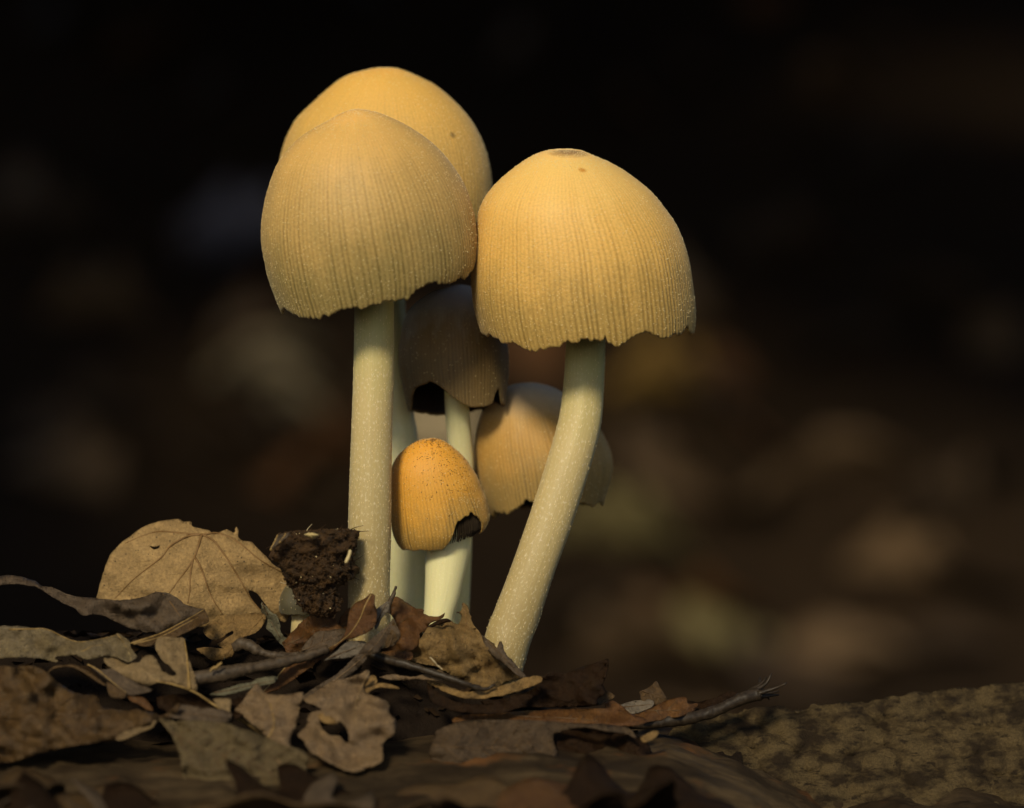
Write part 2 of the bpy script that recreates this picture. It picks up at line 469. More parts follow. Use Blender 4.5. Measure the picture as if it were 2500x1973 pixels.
def make_cap(root, L, Rr, y0, tilt, dsc, mat, seed, ngro=128, nseg=640, nq=120, gdepth=1.5, teeth=0.020, marg=None, lump=0.012, thick=0.0007, nmica=2600, mica=0.060e-3, gill_deep=0.0030, nodes_dark=None, gill_on=True, gill_cut=True):
    """L, Rr: traced outline apex -> rim in photograph pixels; rings are tilted ellipses through both sides, so the cap is a true round body"""
    comb = spline(list(reversed(L)) + list(Rr)[1:], 12)
    ai = (len(L) - 1) * 12
    left, right = resample(comb[:ai + 1][::-1], nq + 1), resample(comb[ai:], nq + 1)
    def ext(c):
        t = (c[-1] - c[-5]) / 4
        return np.concatenate([c, c[-1] + t * np.arange(1, nq // 3)[:, None]])
    left, right = ext(left), ext(right)
    phi = np.linspace(0, math.tau, nseg, endpoint=False)
    wig = 0.010 * noise1(phi / math.tau * 40, seed + 1, 40) + 0.004 * noise1(phi / math.tau * 120, seed + 2, 120)
    nt = noise1(phi / math.tau * 46, seed + 4, 46)
    send = 1 + 0.014 * noise1(phi / math.tau * 11, seed + 3, 11) + teeth * (nt - 1.3 * np.maximum(-nt - 0.35, 0) * (noise1(phi / math.tau * 170, seed + 13, 170) > -0.2)) + 0.30 * teeth * noise1(phi / math.tau * 160, seed + 14, 160) + 0.28 * teeth * noise1(phi / math.tau * 310, seed + 5, 310)
    send0 = send
    if marg is not None:
        send = send + marg(phi)
    q = np.linspace(0.006, 1, nq)
    Q, P = np.meshgrid(q, phi, indexing='ij')
    E = np.broadcast_to(send, Q.shape)
    s = Q + (E - 1) * sm(0.45, 1.0, Q)
    def samp(c, s):
        x = s * nq
        return np.interp(x, np.arange(len(c)), c[:, 0]), np.interp(x, np.arange(len(c)), c[:, 1])
    lu, lv = samp(left, s); ru, rv = samp(right, s)
    gphase = (P + np.broadcast_to(wig, P.shape) + 0.006 * noise2(P / math.tau * 64, Q * 5, seed + 9)) * ngro
    gsel = 0.65 + 0.35 * noise1(gphase / math.tau, seed + 6, ngro)
    groove = (0.5 + 0.5 * np.cos(gphase)) ** 1.6 * gsel
    rad = (ru - lu) / 2
    rad = rad * (1 + lump * noise2(P / math.tau * 16, Q * 3, seed + 7, 16) * sm(0.15, 0.6, Q)) - gdepth * groove * sm(0.22, 0.8, Q)
    rad += 0.35 * noise2(P / math.tau * 320, Q * 90, seed + 8, 320) * sm(0.05, 0.2, Q)
    cx, cv = (lu + ru) / 2, (lv + rv) / 2
    vb = (left[nq, 1] + right[nq, 1]) / 2
    S0 = Q + (np.broadcast_to(send0, Q.shape) - 1) * sm(0.45, 1.0, Q)
    def place(rad, cx=cx, cv=cv, lv=lv, rv=rv):
        u = cx + rad * np.cos(P)
        v = cv + (rv - lv) / 2 * np.cos(P) - tilt * rad * np.sin(P)
        y = y0 + rad * np.sin(P) * PX * dsc - tilt * (vb - cv) * PX
        k = (D + y0) / D
        return np.stack([(u - 1250) * PX * k, y, ZC - (v - 986.5) * PX * k], -1)
    outer = place(rad)
    n_in = nq - 18
    inner_full = place(np.maximum(rad + gdepth * groove - thick / PX * (0.35 + 0.65 * (1 - Q)) , 0.5))
    inner = inner_full[18:][::-1]
    apex = outer[0].mean(0)
    verts = np.concatenate([apex[None], outer.reshape(-1, 3), inner.reshape(-1, 3)])
    nr = nq + n_in
    ids = 1 + np.arange(nr * nseg).reshape(nr, nseg)
    nxt = np.roll(ids, -1, 1)
    quads = np.stack([ids[:-1], ids[1:], nxt[1:], nxt[:-1]], -1).reshape(-1, 4)
    faces = quads.tolist() + [[0, int(a), int(b)] for a, b in zip(ids[0], nxt[0])]
    aq = np.concatenate([[0], Q.ravel(), Q[18:][::-1].ravel()])
    ag = np.concatenate([[0], groove.ravel(), np.zeros(n_in * nseg)])
    ain = np.concatenate([[0], np.zeros(nq * nseg), sm(0, 2, np.broadcast_to(np.arange(n_in)[:, None], (n_in, nseg))).ravel()])
    dist = (1 - Q) * E
    aed = np.concatenate([[0], (sm(0.012, 0.0, dist) * (0.55 + 0.45 * noise1(P / math.tau * 140, seed + 12, 140))).clip(0, 1).ravel(), np.zeros(n_in * nseg)])
    uv = np.concatenate([[[0.5, 0]], np.stack([P / math.tau, Q], -1).reshape(-1, 2), np.stack([P / math.tau, Q], -1)[18:][::-1].reshape(-1, 2)])
    ob = mk('cap', verts, faces, mat, root, attrs={'q': aq, 'groove': ag, 'inner': ain, 'edge': aed}, uv=uv)
    # gills: thin radial plates hanging from the inner surface
    if gill_on:
        ng = 110
        lu0, lv0 = samp(left, S0); ru0, rv0 = samp(right, S0)
        inner_gill = inner_full if gill_cut else place(np.maximum((ru0 - lu0) / 2 - 2.5 - thick / PX * (0.35 + 0.65 * (1 - Q)), 0.5), (lu0 + ru0) / 2, (lv0 + rv0) / 2, lv0, rv0)
        gv, gf = [], []
        rows = np.linspace(int(nq * 0.42), nq - 3, 9).astype(int)
        for g in range(ng):
            a = int(g * nseg / ng)
            base = inner_gill[rows, a]
            cen = inner_gill[rows].mean(1)
            dv = cen - base
            ln = np.linalg.norm(dv, axis=1, keepdims=True)
            dep = np.minimum(ln * 0.55, gill_deep * np.linspace(1.0, 0.12, len(rows))[:, None])
            tip = base + dv / ln * dep
            o = len(gv)
            gv += base.tolist() + tip.tolist()
            n = len(rows)
            gf += [[o + i, o + i + 1, o + n + i + 1, o + n + i] for i in range(n - 1)]
        gl = mk('gills', gv, gf, M_GILL, ob, smooth=False)
        gl['kind'] = 'stuff'
    # glistening granules
    d1 = np.roll(outer, -1, 1) - np.roll(outer, 1, 1)
    d2 = np.gradient(outer, axis=0)
    nor = np.cross(d2, d1)
    nor /= np.linalg.norm(nor, axis=2, keepdims=True) + 1e-12
    if nmica:
        w = rad[:, 0] * sm(0.0, 0.1, q)
        w = w / w.sum()
        qi = rng.choice(nq - 1, nmica, p=w[:-1] / w[:-1].sum())
        pi = rng.integers(0, nseg, nmica)
        dens = 0.5 + 0.5 * noise2(pi / nseg * 10, qi / nq * 6, seed + 20, 10)
        keep = rng.uniform(0, 1, nmica) < 0.35 + 0.65 * dens
        qi, pi = qi[keep], pi[keep]
        qa, pa = rng.integers(1, int(nq * 0.2), nmica // 12), rng.integers(0, nseg, nmica // 12)
        qi, pi = np.r_[qi, qa], np.r_[pi, pa]
        specks('granules', outer[qi, pi], nor[qi, pi], mica, M_MICA, ob)
    if nodes_dark is not None:
        qi, pi = nodes_dark(nq, nseg)
        specks('dark_specks', outer[qi, pi], nor[qi, pi], 0.062e-3, M_SPECK, ob)
    return ob

def make_stem(root, rows, mat, seed, dsc=0.95, nflk=900, flk=0.038e-3, nr=110, ns=72):
    """rows: (v, left u, right u, depth in mm)"""
    rows = resample(spline(rows, 10), nr)
    a = np.linspace(0, math.tau, ns, endpoint=False)
    q = np.linspace(0, 1, nr)
    Q, A = np.meshgrid(q, a, indexing='ij')
    v, ul, ur, yy = (rows[:, k][:, None] for k in range(4))
    c, r = (ul + ur) / 2, (ur - ul) / 2
    lean = np.gradient(rows[:, 1] + rows[:, 2]) / 2 / np.gradient(rows[:, 0])
    cosl = (1 / np.sqrt(1 + lean ** 2))[:, None]
    r2 = r * (1 + 0.012 * noise2(A / math.tau * 8, Q * 7, seed, 8) + 0.006 * noise2(A / math.tau * 36, Q * 4, seed + 1, 36))
    u = c + r2 * np.cos(A)
    y = yy * 1e-3 + r2 * np.sin(A) * PX * dsc * cosl
    vv = v - r2 * np.cos(A) * lean[:, None] * 0.55
    k = (D + yy * 1e-3) / D
    P = np.stack([(u - 1250) * PX * k, y, ZC - (vv - 986.5) * PX * k + 0 * u], -1)
    ids = np.arange(nr * ns).reshape(nr, ns)
    nxt = np.roll(ids, -1, 1)
    f = np.stack([ids[:-1], ids[1:], nxt[1:], nxt[:-1]], -1).reshape(-1, 4).tolist() + [ids[0].tolist(), ids[-1].tolist()[::-1]]
    ob = mk('stem', P.reshape(-1, 3), f, mat, root, attrs={'q': Q}, uv=np.stack([A / math.tau, Q], -1).reshape(-1, 2))
    if nflk:
        qi = rng.integers(int(nr * 0.12), nr, nflk); ai = rng.integers(0, ns, nflk)
        keep = rng.uniform(0, 1, nflk) < (0.35 + 0.65 * (0.5 + 0.5 * noise2(ai / ns * 6, qi / nr * 9, seed + 4, 9)))
        qi, ai = qi[keep], ai[keep]
        pos = P[qi, ai]
        nor = np.stack([np.cos(a[ai]), np.sin(a[ai]), 0 * ai], -1)
        pos = pos + np.stack([0 * ai, 0 * ai, rng.uniform(-1, 1, len(ai)) * 0.0002], -1)
        specks('scurf', pos, nor, flk, M_MICA, ob, stretch=2.6)
    return ob

def ang_bump(phi, centre, width, amp, sharp=2):
    d = np.abs((phi - centre + math.pi) % math.tau - math.pi) / width
    return amp * np.exp(-d ** sharp)
FR = 1.5 * math.pi      # azimuth of the camera-facing side

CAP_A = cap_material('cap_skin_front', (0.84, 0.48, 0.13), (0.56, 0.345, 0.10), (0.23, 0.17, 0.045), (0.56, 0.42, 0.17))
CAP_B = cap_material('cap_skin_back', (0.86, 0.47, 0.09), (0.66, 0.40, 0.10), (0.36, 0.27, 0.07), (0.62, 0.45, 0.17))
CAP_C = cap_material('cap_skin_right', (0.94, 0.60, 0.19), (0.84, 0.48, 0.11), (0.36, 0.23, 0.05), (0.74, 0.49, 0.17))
CAP_D = cap_material('cap_skin_dark', (0.62, 0.54, 0.42), (0.24, 0.135, 0.038), (0.135, 0.085, 0.027), (0.24, 0.165, 0.06), pale=0.95)  # apex lightened to paint in skylight from between the caps
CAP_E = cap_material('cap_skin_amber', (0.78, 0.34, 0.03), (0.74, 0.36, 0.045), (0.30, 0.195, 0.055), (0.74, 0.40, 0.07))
CAP_F = cap_material('cap_skin_skylit_top', (0.60, 0.40, 0.17), (0.52, 0.28, 0.055), (0.30, 0.20, 0.065), (0.54, 0.36, 0.12), pale=0.8)  # top paled for the skylight it catches, partly bloom
STEM = stem_material('stem_skin', (0.52, 0.49, 0.18), (0.34, 0.255, 0.105), (0.56, 0.44, 0.20))
STEM_P = stem_material('stem_skin_pale', (0.66, 0.62, 0.28), (0.70, 0.66, 0.36), (0.74, 0.69, 0.38))

MG = 'glistening ink-cap mushrooms in one tuft'
def mushroom(base, label):
    return tag(thing('mushroom', W(*base[:2], base[2] * 1e-3)), label, 'mushroom', MG)

# front left
A = mushroom((901, 1560, 0), 'tall cream-tan ink-cap with straight stem rising beside the dark soil clump')
A_L = [(871, 276), (836, 287), (796, 309), (760, 328), (727, 352), (684, 401), (659, 463), (646, 522), (642, 581), (648, 632), (661, 691), (683, 752)]
A_R = [(871, 276), (908, 280), (945, 291), (1008, 322), (1071, 369), (1122, 432), (1149, 491), (1163, 561), (1164, 620), (1157, 655)]
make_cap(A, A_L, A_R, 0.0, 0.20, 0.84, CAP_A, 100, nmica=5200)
make_stem(A, [(640, 868, 962, 0), (760, 866, 962, 0), (900, 863, 962, 0), (1040, 858, 958, 0), (1271, 850, 955, 0), (1450, 850, 952, 0.3), (1580, 846, 956, 0.6)], STEM, 110, nflk=1900)

# back left
B = mushroom((1000, 1560, 20), 'largest golden ink-cap half hidden behind the cream-tan cap, stem close behind the straight stem')
B_L = [(941, 171), (906, 174), (851, 189), (812, 214), (769, 252), (729, 291), (706, 330), (692, 365), (684, 401), (679, 460), (679, 520), (684, 600), (697, 680)]
B_R = [(941, 171), (977, 174), (1016, 189), (1063, 212), (1098, 240), (1133, 275), (1161, 314), (1181, 357), (1194, 405), (1200, 456), (1201, 520), (1195, 600), (1180, 660)]
make_cap(B, B_L, B_R, 0.0185, 0.10, 0.80, CAP_B, 200, nmica=4600)
make_stem(B, [(560, 895, 985, 18.5), (760, 895, 990, 19), (1010, 916, 1011, 20), (1072, 924, 1021, 20), (1340, 944, 1050, 19.5), (1560, 945, 1060, 19)], STEM_P, 210, nflk=300)

# right
C = mushroom((1225, 1640, 2), 'bright yellow ink-cap with brown-stained crown on a long leaning curved stem')
C_L = [(1378, 372), (1334, 375), (1300, 387), (1267, 407), (1233, 433), (1203, 461), (1183, 487), (1168, 520), (1160, 564), (1153, 625), (1151, 680), (1156, 735), (1166, 780), (1177, 812)]
C_R = [(1378, 372), (1417, 375), (1450, 388), (1500, 410), (1544, 438), (1587, 473), (1620, 512), (1647, 550), (1667, 594), (1681, 644), (1689, 694), (1695, 744), (1696, 777), (1694, 803)]
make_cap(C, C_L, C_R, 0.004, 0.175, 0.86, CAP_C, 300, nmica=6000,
         marg=lambda p: ang_bump(p, FR + 0.52, 0.16, -0.042) + ang_bump(p, FR + 0.24, 0.05, 0.014) + ang_bump(p, FR + 0.80, 0.07, 0.014) + ang_bump(p, FR + 0.145, 0.012, -0.03))
make_stem(C, [(700, 1388, 1480, 4), (860, 1381, 1477, 4), (950, 1374, 1474, 4), (1040, 1361, 1466, 3.6), (1155, 1329, 1434, 3), (1271, 1291, 1397, 2.5), (1386, 1250, 1355, 2), (1502, 1206, 1317, 2), (1560, 1184, 1296, 2), (1680, 1150, 1262, 2)], STEM, 310, nflk=2200)

# middle, shaded
Dm = mushroom((1120, 1540, 16), 'shaded grey-brown ink-cap with arched torn rim tucked under the two tall caps')
D_L = [(1112, 695), (1085, 702), (1050, 716), (1018, 738), (997, 758), (986, 782), (978, 819), (974, 859), (975, 899), (981, 939), (989, 975), (995, 998)]
D_R = [(1112, 695), (1145, 698), (1178, 716), (1205, 746), (1224, 785), (1235, 825), (1240, 855), (1242, 885), (1241, 919), (1238, 949), (1235, 985)]
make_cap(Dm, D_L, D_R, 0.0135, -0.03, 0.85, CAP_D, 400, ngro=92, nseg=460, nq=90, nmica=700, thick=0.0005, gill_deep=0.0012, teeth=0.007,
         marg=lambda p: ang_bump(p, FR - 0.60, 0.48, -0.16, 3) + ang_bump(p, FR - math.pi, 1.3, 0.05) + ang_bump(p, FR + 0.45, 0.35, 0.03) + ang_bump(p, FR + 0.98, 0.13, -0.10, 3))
make_stem(Dm, [(820, 1078, 1140, 13.5), (1000, 1087, 1145, 14), (1072, 1092, 1151, 14.5), (1150, 1097, 1157, 15.5), (1330, 1092, 1152, 17), (1560, 1078, 1142, 17)], STEM_P, 410, nflk=150)

# small amber
E = mushroom((1070, 1540, 7), 'small amber ink-cap with black specks and a curled notch in its rim')
E_L = [(1050, 1072), (1036, 1074), (1017, 1080), (998, 1091), (979, 1107), (966, 1124), (958, 1142), (954, 1165), (953, 1198), (953, 1235), (955, 1265), (959, 1295), (966, 1316), (973, 1329)]
E_R = [(1050, 1072), (1075, 1074), (1095, 1084), (1116, 1101), (1137, 1121), (1153, 1144), (1165, 1163), (1175, 1189), (1186, 1216), (1193, 1242), (1196, 1262), (1189, 1281), (1179, 1293)]
def e_dark(nq, ns):
    n = 330
    qi = np.clip(np.abs(rng.normal(0.30, 0.22, n)) * nq, 2, nq * 0.8).astype(int)
    pi = (((FR + rng.normal(0.55, 0.75, n)) % math.tau) / math.tau * ns).astype(int) % ns
    q2 = rng.integers(2, int(nq * 0.22), 130); p2 = rng.integers(0, ns, 130)
    return np.r_[qi, q2], np.r_[pi, p2]
make_cap(E, E_L, E_R, 0.0072, 0.24, 0.82, CAP_E, 500, ngro=80, nseg=400, nq=100, gdepth=0.6, teeth=0.014, nmica=2600, mica=0.042e-3, thick=0.0006, gill_deep=0.0022, gill_cut=False,
         marg=lambda p: ang_bump(p, FR + 0.66, 0.43, -0.235, 4) + ang_bump(p, FR + 1.2, 0.2, 0.02), nodes_dark=e_dark)
make_stem(E, [(1200, 1042, 1152, 7.2), (1320, 1038, 1152, 7.2), (1360, 1039, 1144, 7), (1455, 1037, 1122, 6.5), (1505, 1034, 1108, 6.2), (1580, 1030, 1100, 6)], STEM_P, 510, nflk=120)

# back right
F = mushroom((1240, 1600, 15), 'tilted ink-cap with a crown whitened to show skylight, standing behind the leaning stem')
F_L = [(1296, 935), (1268, 937), (1241, 943), (1215, 958), (1192, 982), (1173, 1010), (1161, 1047), (1156, 1088), (1158, 1121), (1163, 1155), (1172, 1188), (1183, 1221), (1196, 1255)]
F_R = [(1296, 935), (1322, 938), (1350, 946), (1380, 963), (1410, 990), (1440, 1020), (1464, 1048), (1482, 1084), (1493, 1117), (1495, 1141), (1492, 1170), (1485, 1198), (1475, 1232)]
make_cap(F, F_L, F_R, 0.019, 0.02, 0.85, CAP_F, 600, ngro=100, nseg=500, nq=100, nmica=1000,
         marg=lambda p: ang_bump(p, FR + 0.15, 0.62, -0.10, 2))
make_stem(F, [(1090, 1296, 1370, 19), (1230, 1300, 1372, 18.5), (1300, 1290, 1366, 17), (1386, 1264, 1340, 15.5), (1500, 1225, 1303, 14), (1660, 1170, 1256, 13)], STEM_P, 610, nflk=100)

# stain on the crown and the pit of the bright cap are part of its skin: extra node layer
def stain_cap(mat, phi_deg, q0, ru, rq, col, amt):
    t = mat.node_tree
    uvn = t.nodes.new('ShaderNodeTexCoord')
    mp = t.nodes.new('ShaderNodeMapping')
    mp.inputs['Location'].default_value = (-phi_deg / 360 / ru, -q0 / rq, 0)
    mp.inputs['Scale'].default_value = (1 / ru, 1 / rq, 0)
    t.links.new(uvn.outputs['UV'], mp.inputs[0])
    ln = t.nodes.new('ShaderNodeVectorMath'); ln.operation = 'LENGTH'
    t.links.new(mp.outputs[0], ln.inputs[0])
    nz = t.nodes.new('ShaderNodeTexNoise'); nz.inputs['Scale'].default_value = 2.5; nz.inputs['Detail'].default_value = 5
    t.links.new(mp.outputs[0], nz.inputs['Vector'])
    ad = t.nodes.new('ShaderNodeMath'); ad.operation = 'MULTIPLY_ADD'; ad.inputs[1].default_value = 0.7
    t.links.new(nz.outputs[0], ad.inputs[0]); t.links.new(ln.outputs['Value'], ad.inputs[2])
    rp = t.nodes.new('ShaderNodeMapRange')
    rp.inputs[1].default_value = 0.75; rp.inputs[2].default_value = 1.3; rp.inputs[3].default_value = amt; rp.inputs[4].default_value = 0.0
    t.links.new(ad.outputs[0], rp.inputs[0])
    b = t.nodes['Principled BSDF']
    src = b.inputs['Base Color'].links[0].from_socket
    mx = t.nodes.new('ShaderNodeMix'); mx.data_type = 'RGBA'
    t.links.new(rp.outputs[0], mx.inputs[0]); t.links.new(src, mx.inputs[6]); mx.inputs[7].default_value = (*col, 1)
    t.links.new(mx.outputs[2], b.inputs['Base Color'])
stain_cap(CAP_C, 282, 0.055, 0.26, 0.075, (0.19, 0.10, 0.05), 0.75)
stain_cap(CAP_C, 288, 0.215, 0.017, 0.020, (0.55, 0.24, 0.03), 0.9)
stain_cap(CAP_B, 318, 0.46, 0.008, 0.016, (0.18, 0.11, 0.03), 0.8)


# ------------------------------------------------------------------ leaf litter, leaf by leaf
def crop(x0, y0, s):
    return lambda *p: [(x0 + a / s, y0 + b / s) for a, b in p]
c5, c6, c7 = crop(80, 1230, 2.847), crop(620, 1430, 3.0914), crop(1200, 1560, 3.0914)
c8, cl, cm = crop(1720, 1560, 3.0914), crop(80, 1500, 5.152), crop(440, 1500, 5.152)

def in_poly(p, poly):
    x, y = p
    x0, y0 = poly[:, 0], poly[:, 1]
    x1, y1 = np.roll(x0, -1), np.roll(y0, -1)
    c = ((y0 > y) != (y1 > y)) & (x < (x1 - x0) * (y - y0) / (y1 - y0 + 1e-12) + x0)
    return bool(c.sum() % 2)

def ragged(pts, jag, seed, per=8, step=5.0):
    p = spline(list(pts) + [pts[0]], per) if jag >= 0 else np.array(list(pts) + [pts[0]], float)
    n = max(12, int(np.linalg.norm(np.diff(p, axis=0), axis=1).sum() / step))
    p = resample(p, n)[:-1]
    t = np.roll(p, -1, 0) - np.roll(p, 1, 0)
    t /= np.linalg.norm(t, axis=1, keepdims=True) + 1e-9
    k = np.arange(len(p))
    d = abs(jag) * (noise1(k / 5.0, seed) + 0.7 * noise1(k / 2.0, seed + 1) + 0.5 * noise1(k / 1.0, seed + 2))
    return p + np.stack([-t[:, 1], t[:, 0]], 1) * d[:, None]

def tube(path, radii, ns=8):
    path = np.asarray(path, float); n = len(path)
    radii = np.broadcast_to(np.asarray(radii, float), (n,))
    tan = np.gradient(path, axis=0)
    tan /= np.linalg.norm(tan, axis=1, keepdims=True) + 1e-12
    ref = np.array([0, 1, 0.05]) if abs(tan[:, 1]).mean() < 0.8 else np.array([0, 0, 1.0])
    s = np.cross(tan, ref); s /= np.linalg.norm(s, axis=1, keepdims=True) + 1e-12
    w = np.cross(s, tan)
    a = np.linspace(0, math.tau, ns, endpoint=False)
    v = path[:, None] + radii[:, None, None] * (s[:, None] * np.cos(a)[None, :, None] + w[:, None] * np.sin(a)[None, :, None])
    ids = np.arange(n * ns).reshape(n, ns); nx = np.roll(ids, -1, 1)
    f = np.stack([ids[:-1], nx[:-1], nx[1:], ids[1:]], -1).reshape(-1, 4).tolist() + [ids[0].tolist()[::-1], ids[-1].tolist()]
    return v.reshape(-1, 3), f

LEAFN = [0]
def leaf(label, pts, y0, gu, gv, mat, bulge=0.0, bu=0.0, holes=(), veins=(), vmat=None, vr=1.6, crumple=0.5, th=0.14, jag=2.0, step=8.0, curl=None, name='fallen_leaf', cat='leaf', relief=3.2, auto=True):
    """traced leaf as a curved sheet: y0 depth of its middle (mm), gu / gv lean (mm per 100 px), bulge / bu: edges bend away (mm)"""
    LEAFN[0] += 1
    sd = 1000 + LEAFN[0] * 17
    y0 = y0 if y0 > -8 else -8 + (y0 + 8) * 0.72
    poly = ragged(pts, jag, sd)
    hp = [ragged(h, jag * 0.8, sd + 5) for h in holes]
    c = (poly.min(0) + poly.max(0)) / 2
    ext = (poly.max(0) - poly.min(0)) / 2
    def dep(p):
        du, dv = (p[..., 0] - c[0]), (p[..., 1] - c[1])
        y = y0 + gu * du / 100 + gv * dv / 100 + bulge * ((du / ext[0]) ** 2 + (dv / ext[1]) ** 2) + bu * (du / ext[0]) ** 2
        pu, pv = p[..., 0] * 0.83 + p[..., 1] * 0.56, p[..., 1] * 0.83 - p[..., 0] * 0.56
        y = y + relief * crumple * (perlin2(pu / 95 + 40, pv / 60 + 40, sd) + 0.9 * np.abs(perlin2(p[..., 0] / 110 + 20, p[..., 1] / 55 + 60, sd + 3)) + 0.38 * perlin2(pu / 30 + 9, pv / 24 + 9, sd + 1) + 0.10 * perlin2(p[..., 0] / 11, p[..., 1] / 11, sd + 2))
        if curl is not None:
            y = y + curl(du / ext[0], dv / ext[1])
        return y * 1e-3
    pts2 = [Vector(p) for p in poly]
    edges = [(i, (i + 1) % len(poly)) for i in range(len(poly))]
    for h in hp:
        o = len(pts2)
        pts2 += [Vector(p) for p in h]
        edges += [(o + i, o + (i + 1) % len(h)) for i in range(len(h))]
    lo, hi = poly.min(0), poly.max(0)
    for a in np.arange(lo[0], hi[0], step):
        for b in np.arange(lo[1], hi[1], step):
            p = (a + random.uniform(-.3, .3) * step, b + random.uniform(-.3, .3) * step)
            if in_poly(p, poly) and not any(in_poly(p, h) for h in hp):
                pts2.append(Vector(p))
    vo, _, fo, _, _, _ = delaunay_2d_cdt(pts2, edges, [], 0, 1e-4)
    vo = np.array([(p.x, p.y) for p in vo])
    faces = []
    for f in fo:
        ce = vo[list(f)].mean(0)
        if in_poly(ce, poly) and not any(in_poly(ce, h) for h in hp):
            faces.append(list(f))
    yy = dep(vo)
    P = np.array([W(u, v, y) for (u, v), y in zip(vo, yy)])
    ob = mk(name, P, faces, mat, uv=vo / 100.0 + np.array([(sd * 0.37) % 7, (sd * 0.61) % 5]))
    so = ob.modifiers.new('thickness', 'SOLIDIFY')
    so.thickness = th * 1e-3
    so.offset = 0
    tag(ob, label, cat)
    if auto and name == 'fallen_leaf' and not veins and min(ext) > 14:
        cc = poly - poly.mean(0)
        ew, ev = np.linalg.eigh(cc.T @ cc)
        ax, bx, ce = ev[:, 1], ev[:, 0], poly.mean(0)
        ax = ax * (1 if ax[0] > 0 else -1)
        def run(o, d, bend):
            out = []
            for t in np.arange(0, 420, 5.0):
                p = o + d * t + np.array([-d[1], d[0]]) * bend * (t / 100) ** 2 * 12
                if not in_poly(p, poly) or any(in_poly(p, h) for h in hp): break
                out.append(tuple(p))
            return out
        a1, a2 = run(ce, ax, 0.6), run(ce, -ax, 0.6)
        rib = a2[::-1] + a1[1:]
        veins = [rib[::3]] if len(rib) > 9 else []
        for q_ in range(4, len(rib) - 2, 6):
            for sg in (1, -1):
                d = ax * 0.72 + sg * bx * 0.69
                lat = run(np.array(rib[q_]), d, -0.5 * sg)
                if len(lat) > 6: veins.append(lat[::2])
        vmat, vr = (mat if mat is DARK else VEIN_D), 1.8
    for k, vp in enumerate(veins):
        path = resample(spline(vp, 8), 26)
        w = np.linspace(1.0, 0.35, 26) * vr * (1.0 if k == 0 else 0.8) * PX
        pw = np.array([W(u, v, float(dep(np.array([u, v]))) - 0.00010) for u, v in path])
        vv, ff = tube(pw, w, 6)
        mk('vein', vv, ff, vmat or mat, ob)
    return ob

TAN = leaf_material('leaf_tan', (0.27, 0.17, 0.065), (0.40, 0.255, 0.10), (0.50, 0.36, 0.17), 0.22, 3.4, 0.45, stained=0.55, stain=(0.15, 0.085, 0.03))
TAN_V = simple_material('leaf_vein_tan', (0.17, 0.092, 0.03), 0.6, 0.3, 0.25, 2500)
OCHRE = leaf_material('leaf_ochre', (0.17, 0.095, 0.028), (0.25, 0.15, 0.05), (0.36, 0.23, 0.08), 0.5, 6.0, 0.30, stained=0.5)
GREYB = leaf_material('leaf_grey_brown', (0.065, 0.043, 0.025), (0.105, 0.070, 0.040), (0.16, 0.11, 0.06), 0.18, 5.0, 0.25, stained=0.45, rough=0.5)
NETTED = leaf_material('leaf_netted', (0.10, 0.068, 0.026), (0.15, 0.115, 0.07), (0.36, 0.27, 0.12), 0.85, 7.5, 0.2, stained=0.45)
PALE = leaf_material('leaf_pale', (0.17, 0.113, 0.051), (0.24, 0.160, 0.072), (0.30, 0.21, 0.11), 0.2, 4.0, 0.2, stained=0.3, stain=(0.09, 0.05, 0.02))
LILAC = leaf_material('leaf_lilac', (0.135, 0.088, 0.048), (0.19, 0.120, 0.056), (0.30, 0.20, 0.10), 0.18, 3.6, 0.12, stained=0.35, stain=(0.12, 0.055, 0.018), rough=0.5)
LILAC_D = leaf_material('leaf_dull_lilac', (0.055, 0.036, 0.021), (0.085, 0.055, 0.030), (0.12, 0.08, 0.04), 0.18, 3.6, 0.12, stained=0.5, stain=(0.03, 0.014, 0.005), rough=0.55, spec=0.2)
BROWN = leaf_material('leaf_brown', (0.060, 0.031, 0.009), (0.095, 0.053, 0.016), (0.14, 0.08, 0.03), 0.25, 5.0, 0.25, stained=0.55, rough=0.5)
RED = leaf_material('leaf_red_brown', (0.080, 0.031, 0.008), (0.125, 0.056, 0.014), (0.15, 0.08, 0.03), 0.2, 5.0, 0.25, stained=0.45, rough=0.45, spec=0.3)
DARK = leaf_material('leaf_shade_dark', (0.013, 0.0062, 0.0028), (0.024, 0.0115, 0.0045), (0.05, 0.028, 0.012), 0.2, 5.0, 0.1, stained=0.5, rough=0.5, spec=0.10)  # very dark brown leaf, with shade and hollows put into the tone
GREY = leaf_material('leaf_grey', (0.12, 0.098, 0.072), (0.16, 0.128, 0.092), (0.2, 0.16, 0.1), 0.12, 5.0, 0.4, stained=0.25, stain=(0.07, 0.05, 0.03), rough=0.45)
OLIVE = leaf_material('leaf_olive', (0.080, 0.054, 0.022), (0.105, 0.073, 0.030), (0.2, 0.16, 0.08), 0.2, 3.5, 0.15, stained=0.3)
MOULDY = leaf_material('leaf_mouldy_grey_green', (0.105, 0.092, 0.052), (0.15, 0.135, 0.078), (0.24, 0.23, 0.17), 0.5, 10.0, 0.3, stained=0.3)
FIBRE = leaf_material('leaf_fibrous', (0.14, 0.080, 0.024), (0.22, 0.135, 0.045), (0.34, 0.22, 0.085), 0.7, 11.0, 0.35, stained=0.55, stain=(0.04, 0.02, 0.007))
STALK = simple_material('leaf_stalk', (0.23, 0.145, 0.045), 0.55, 0.4, 0.4, 1200)
TWIG = simple_material('twig_bark', (0.055, 0.038, 0.023), 0.55, 0.25, 0.55, 1500)
TWIG_D = simple_material('dark_twig_bark', (0.026, 0.018, 0.011), 0.45, 0.25, 0.6, 1500)
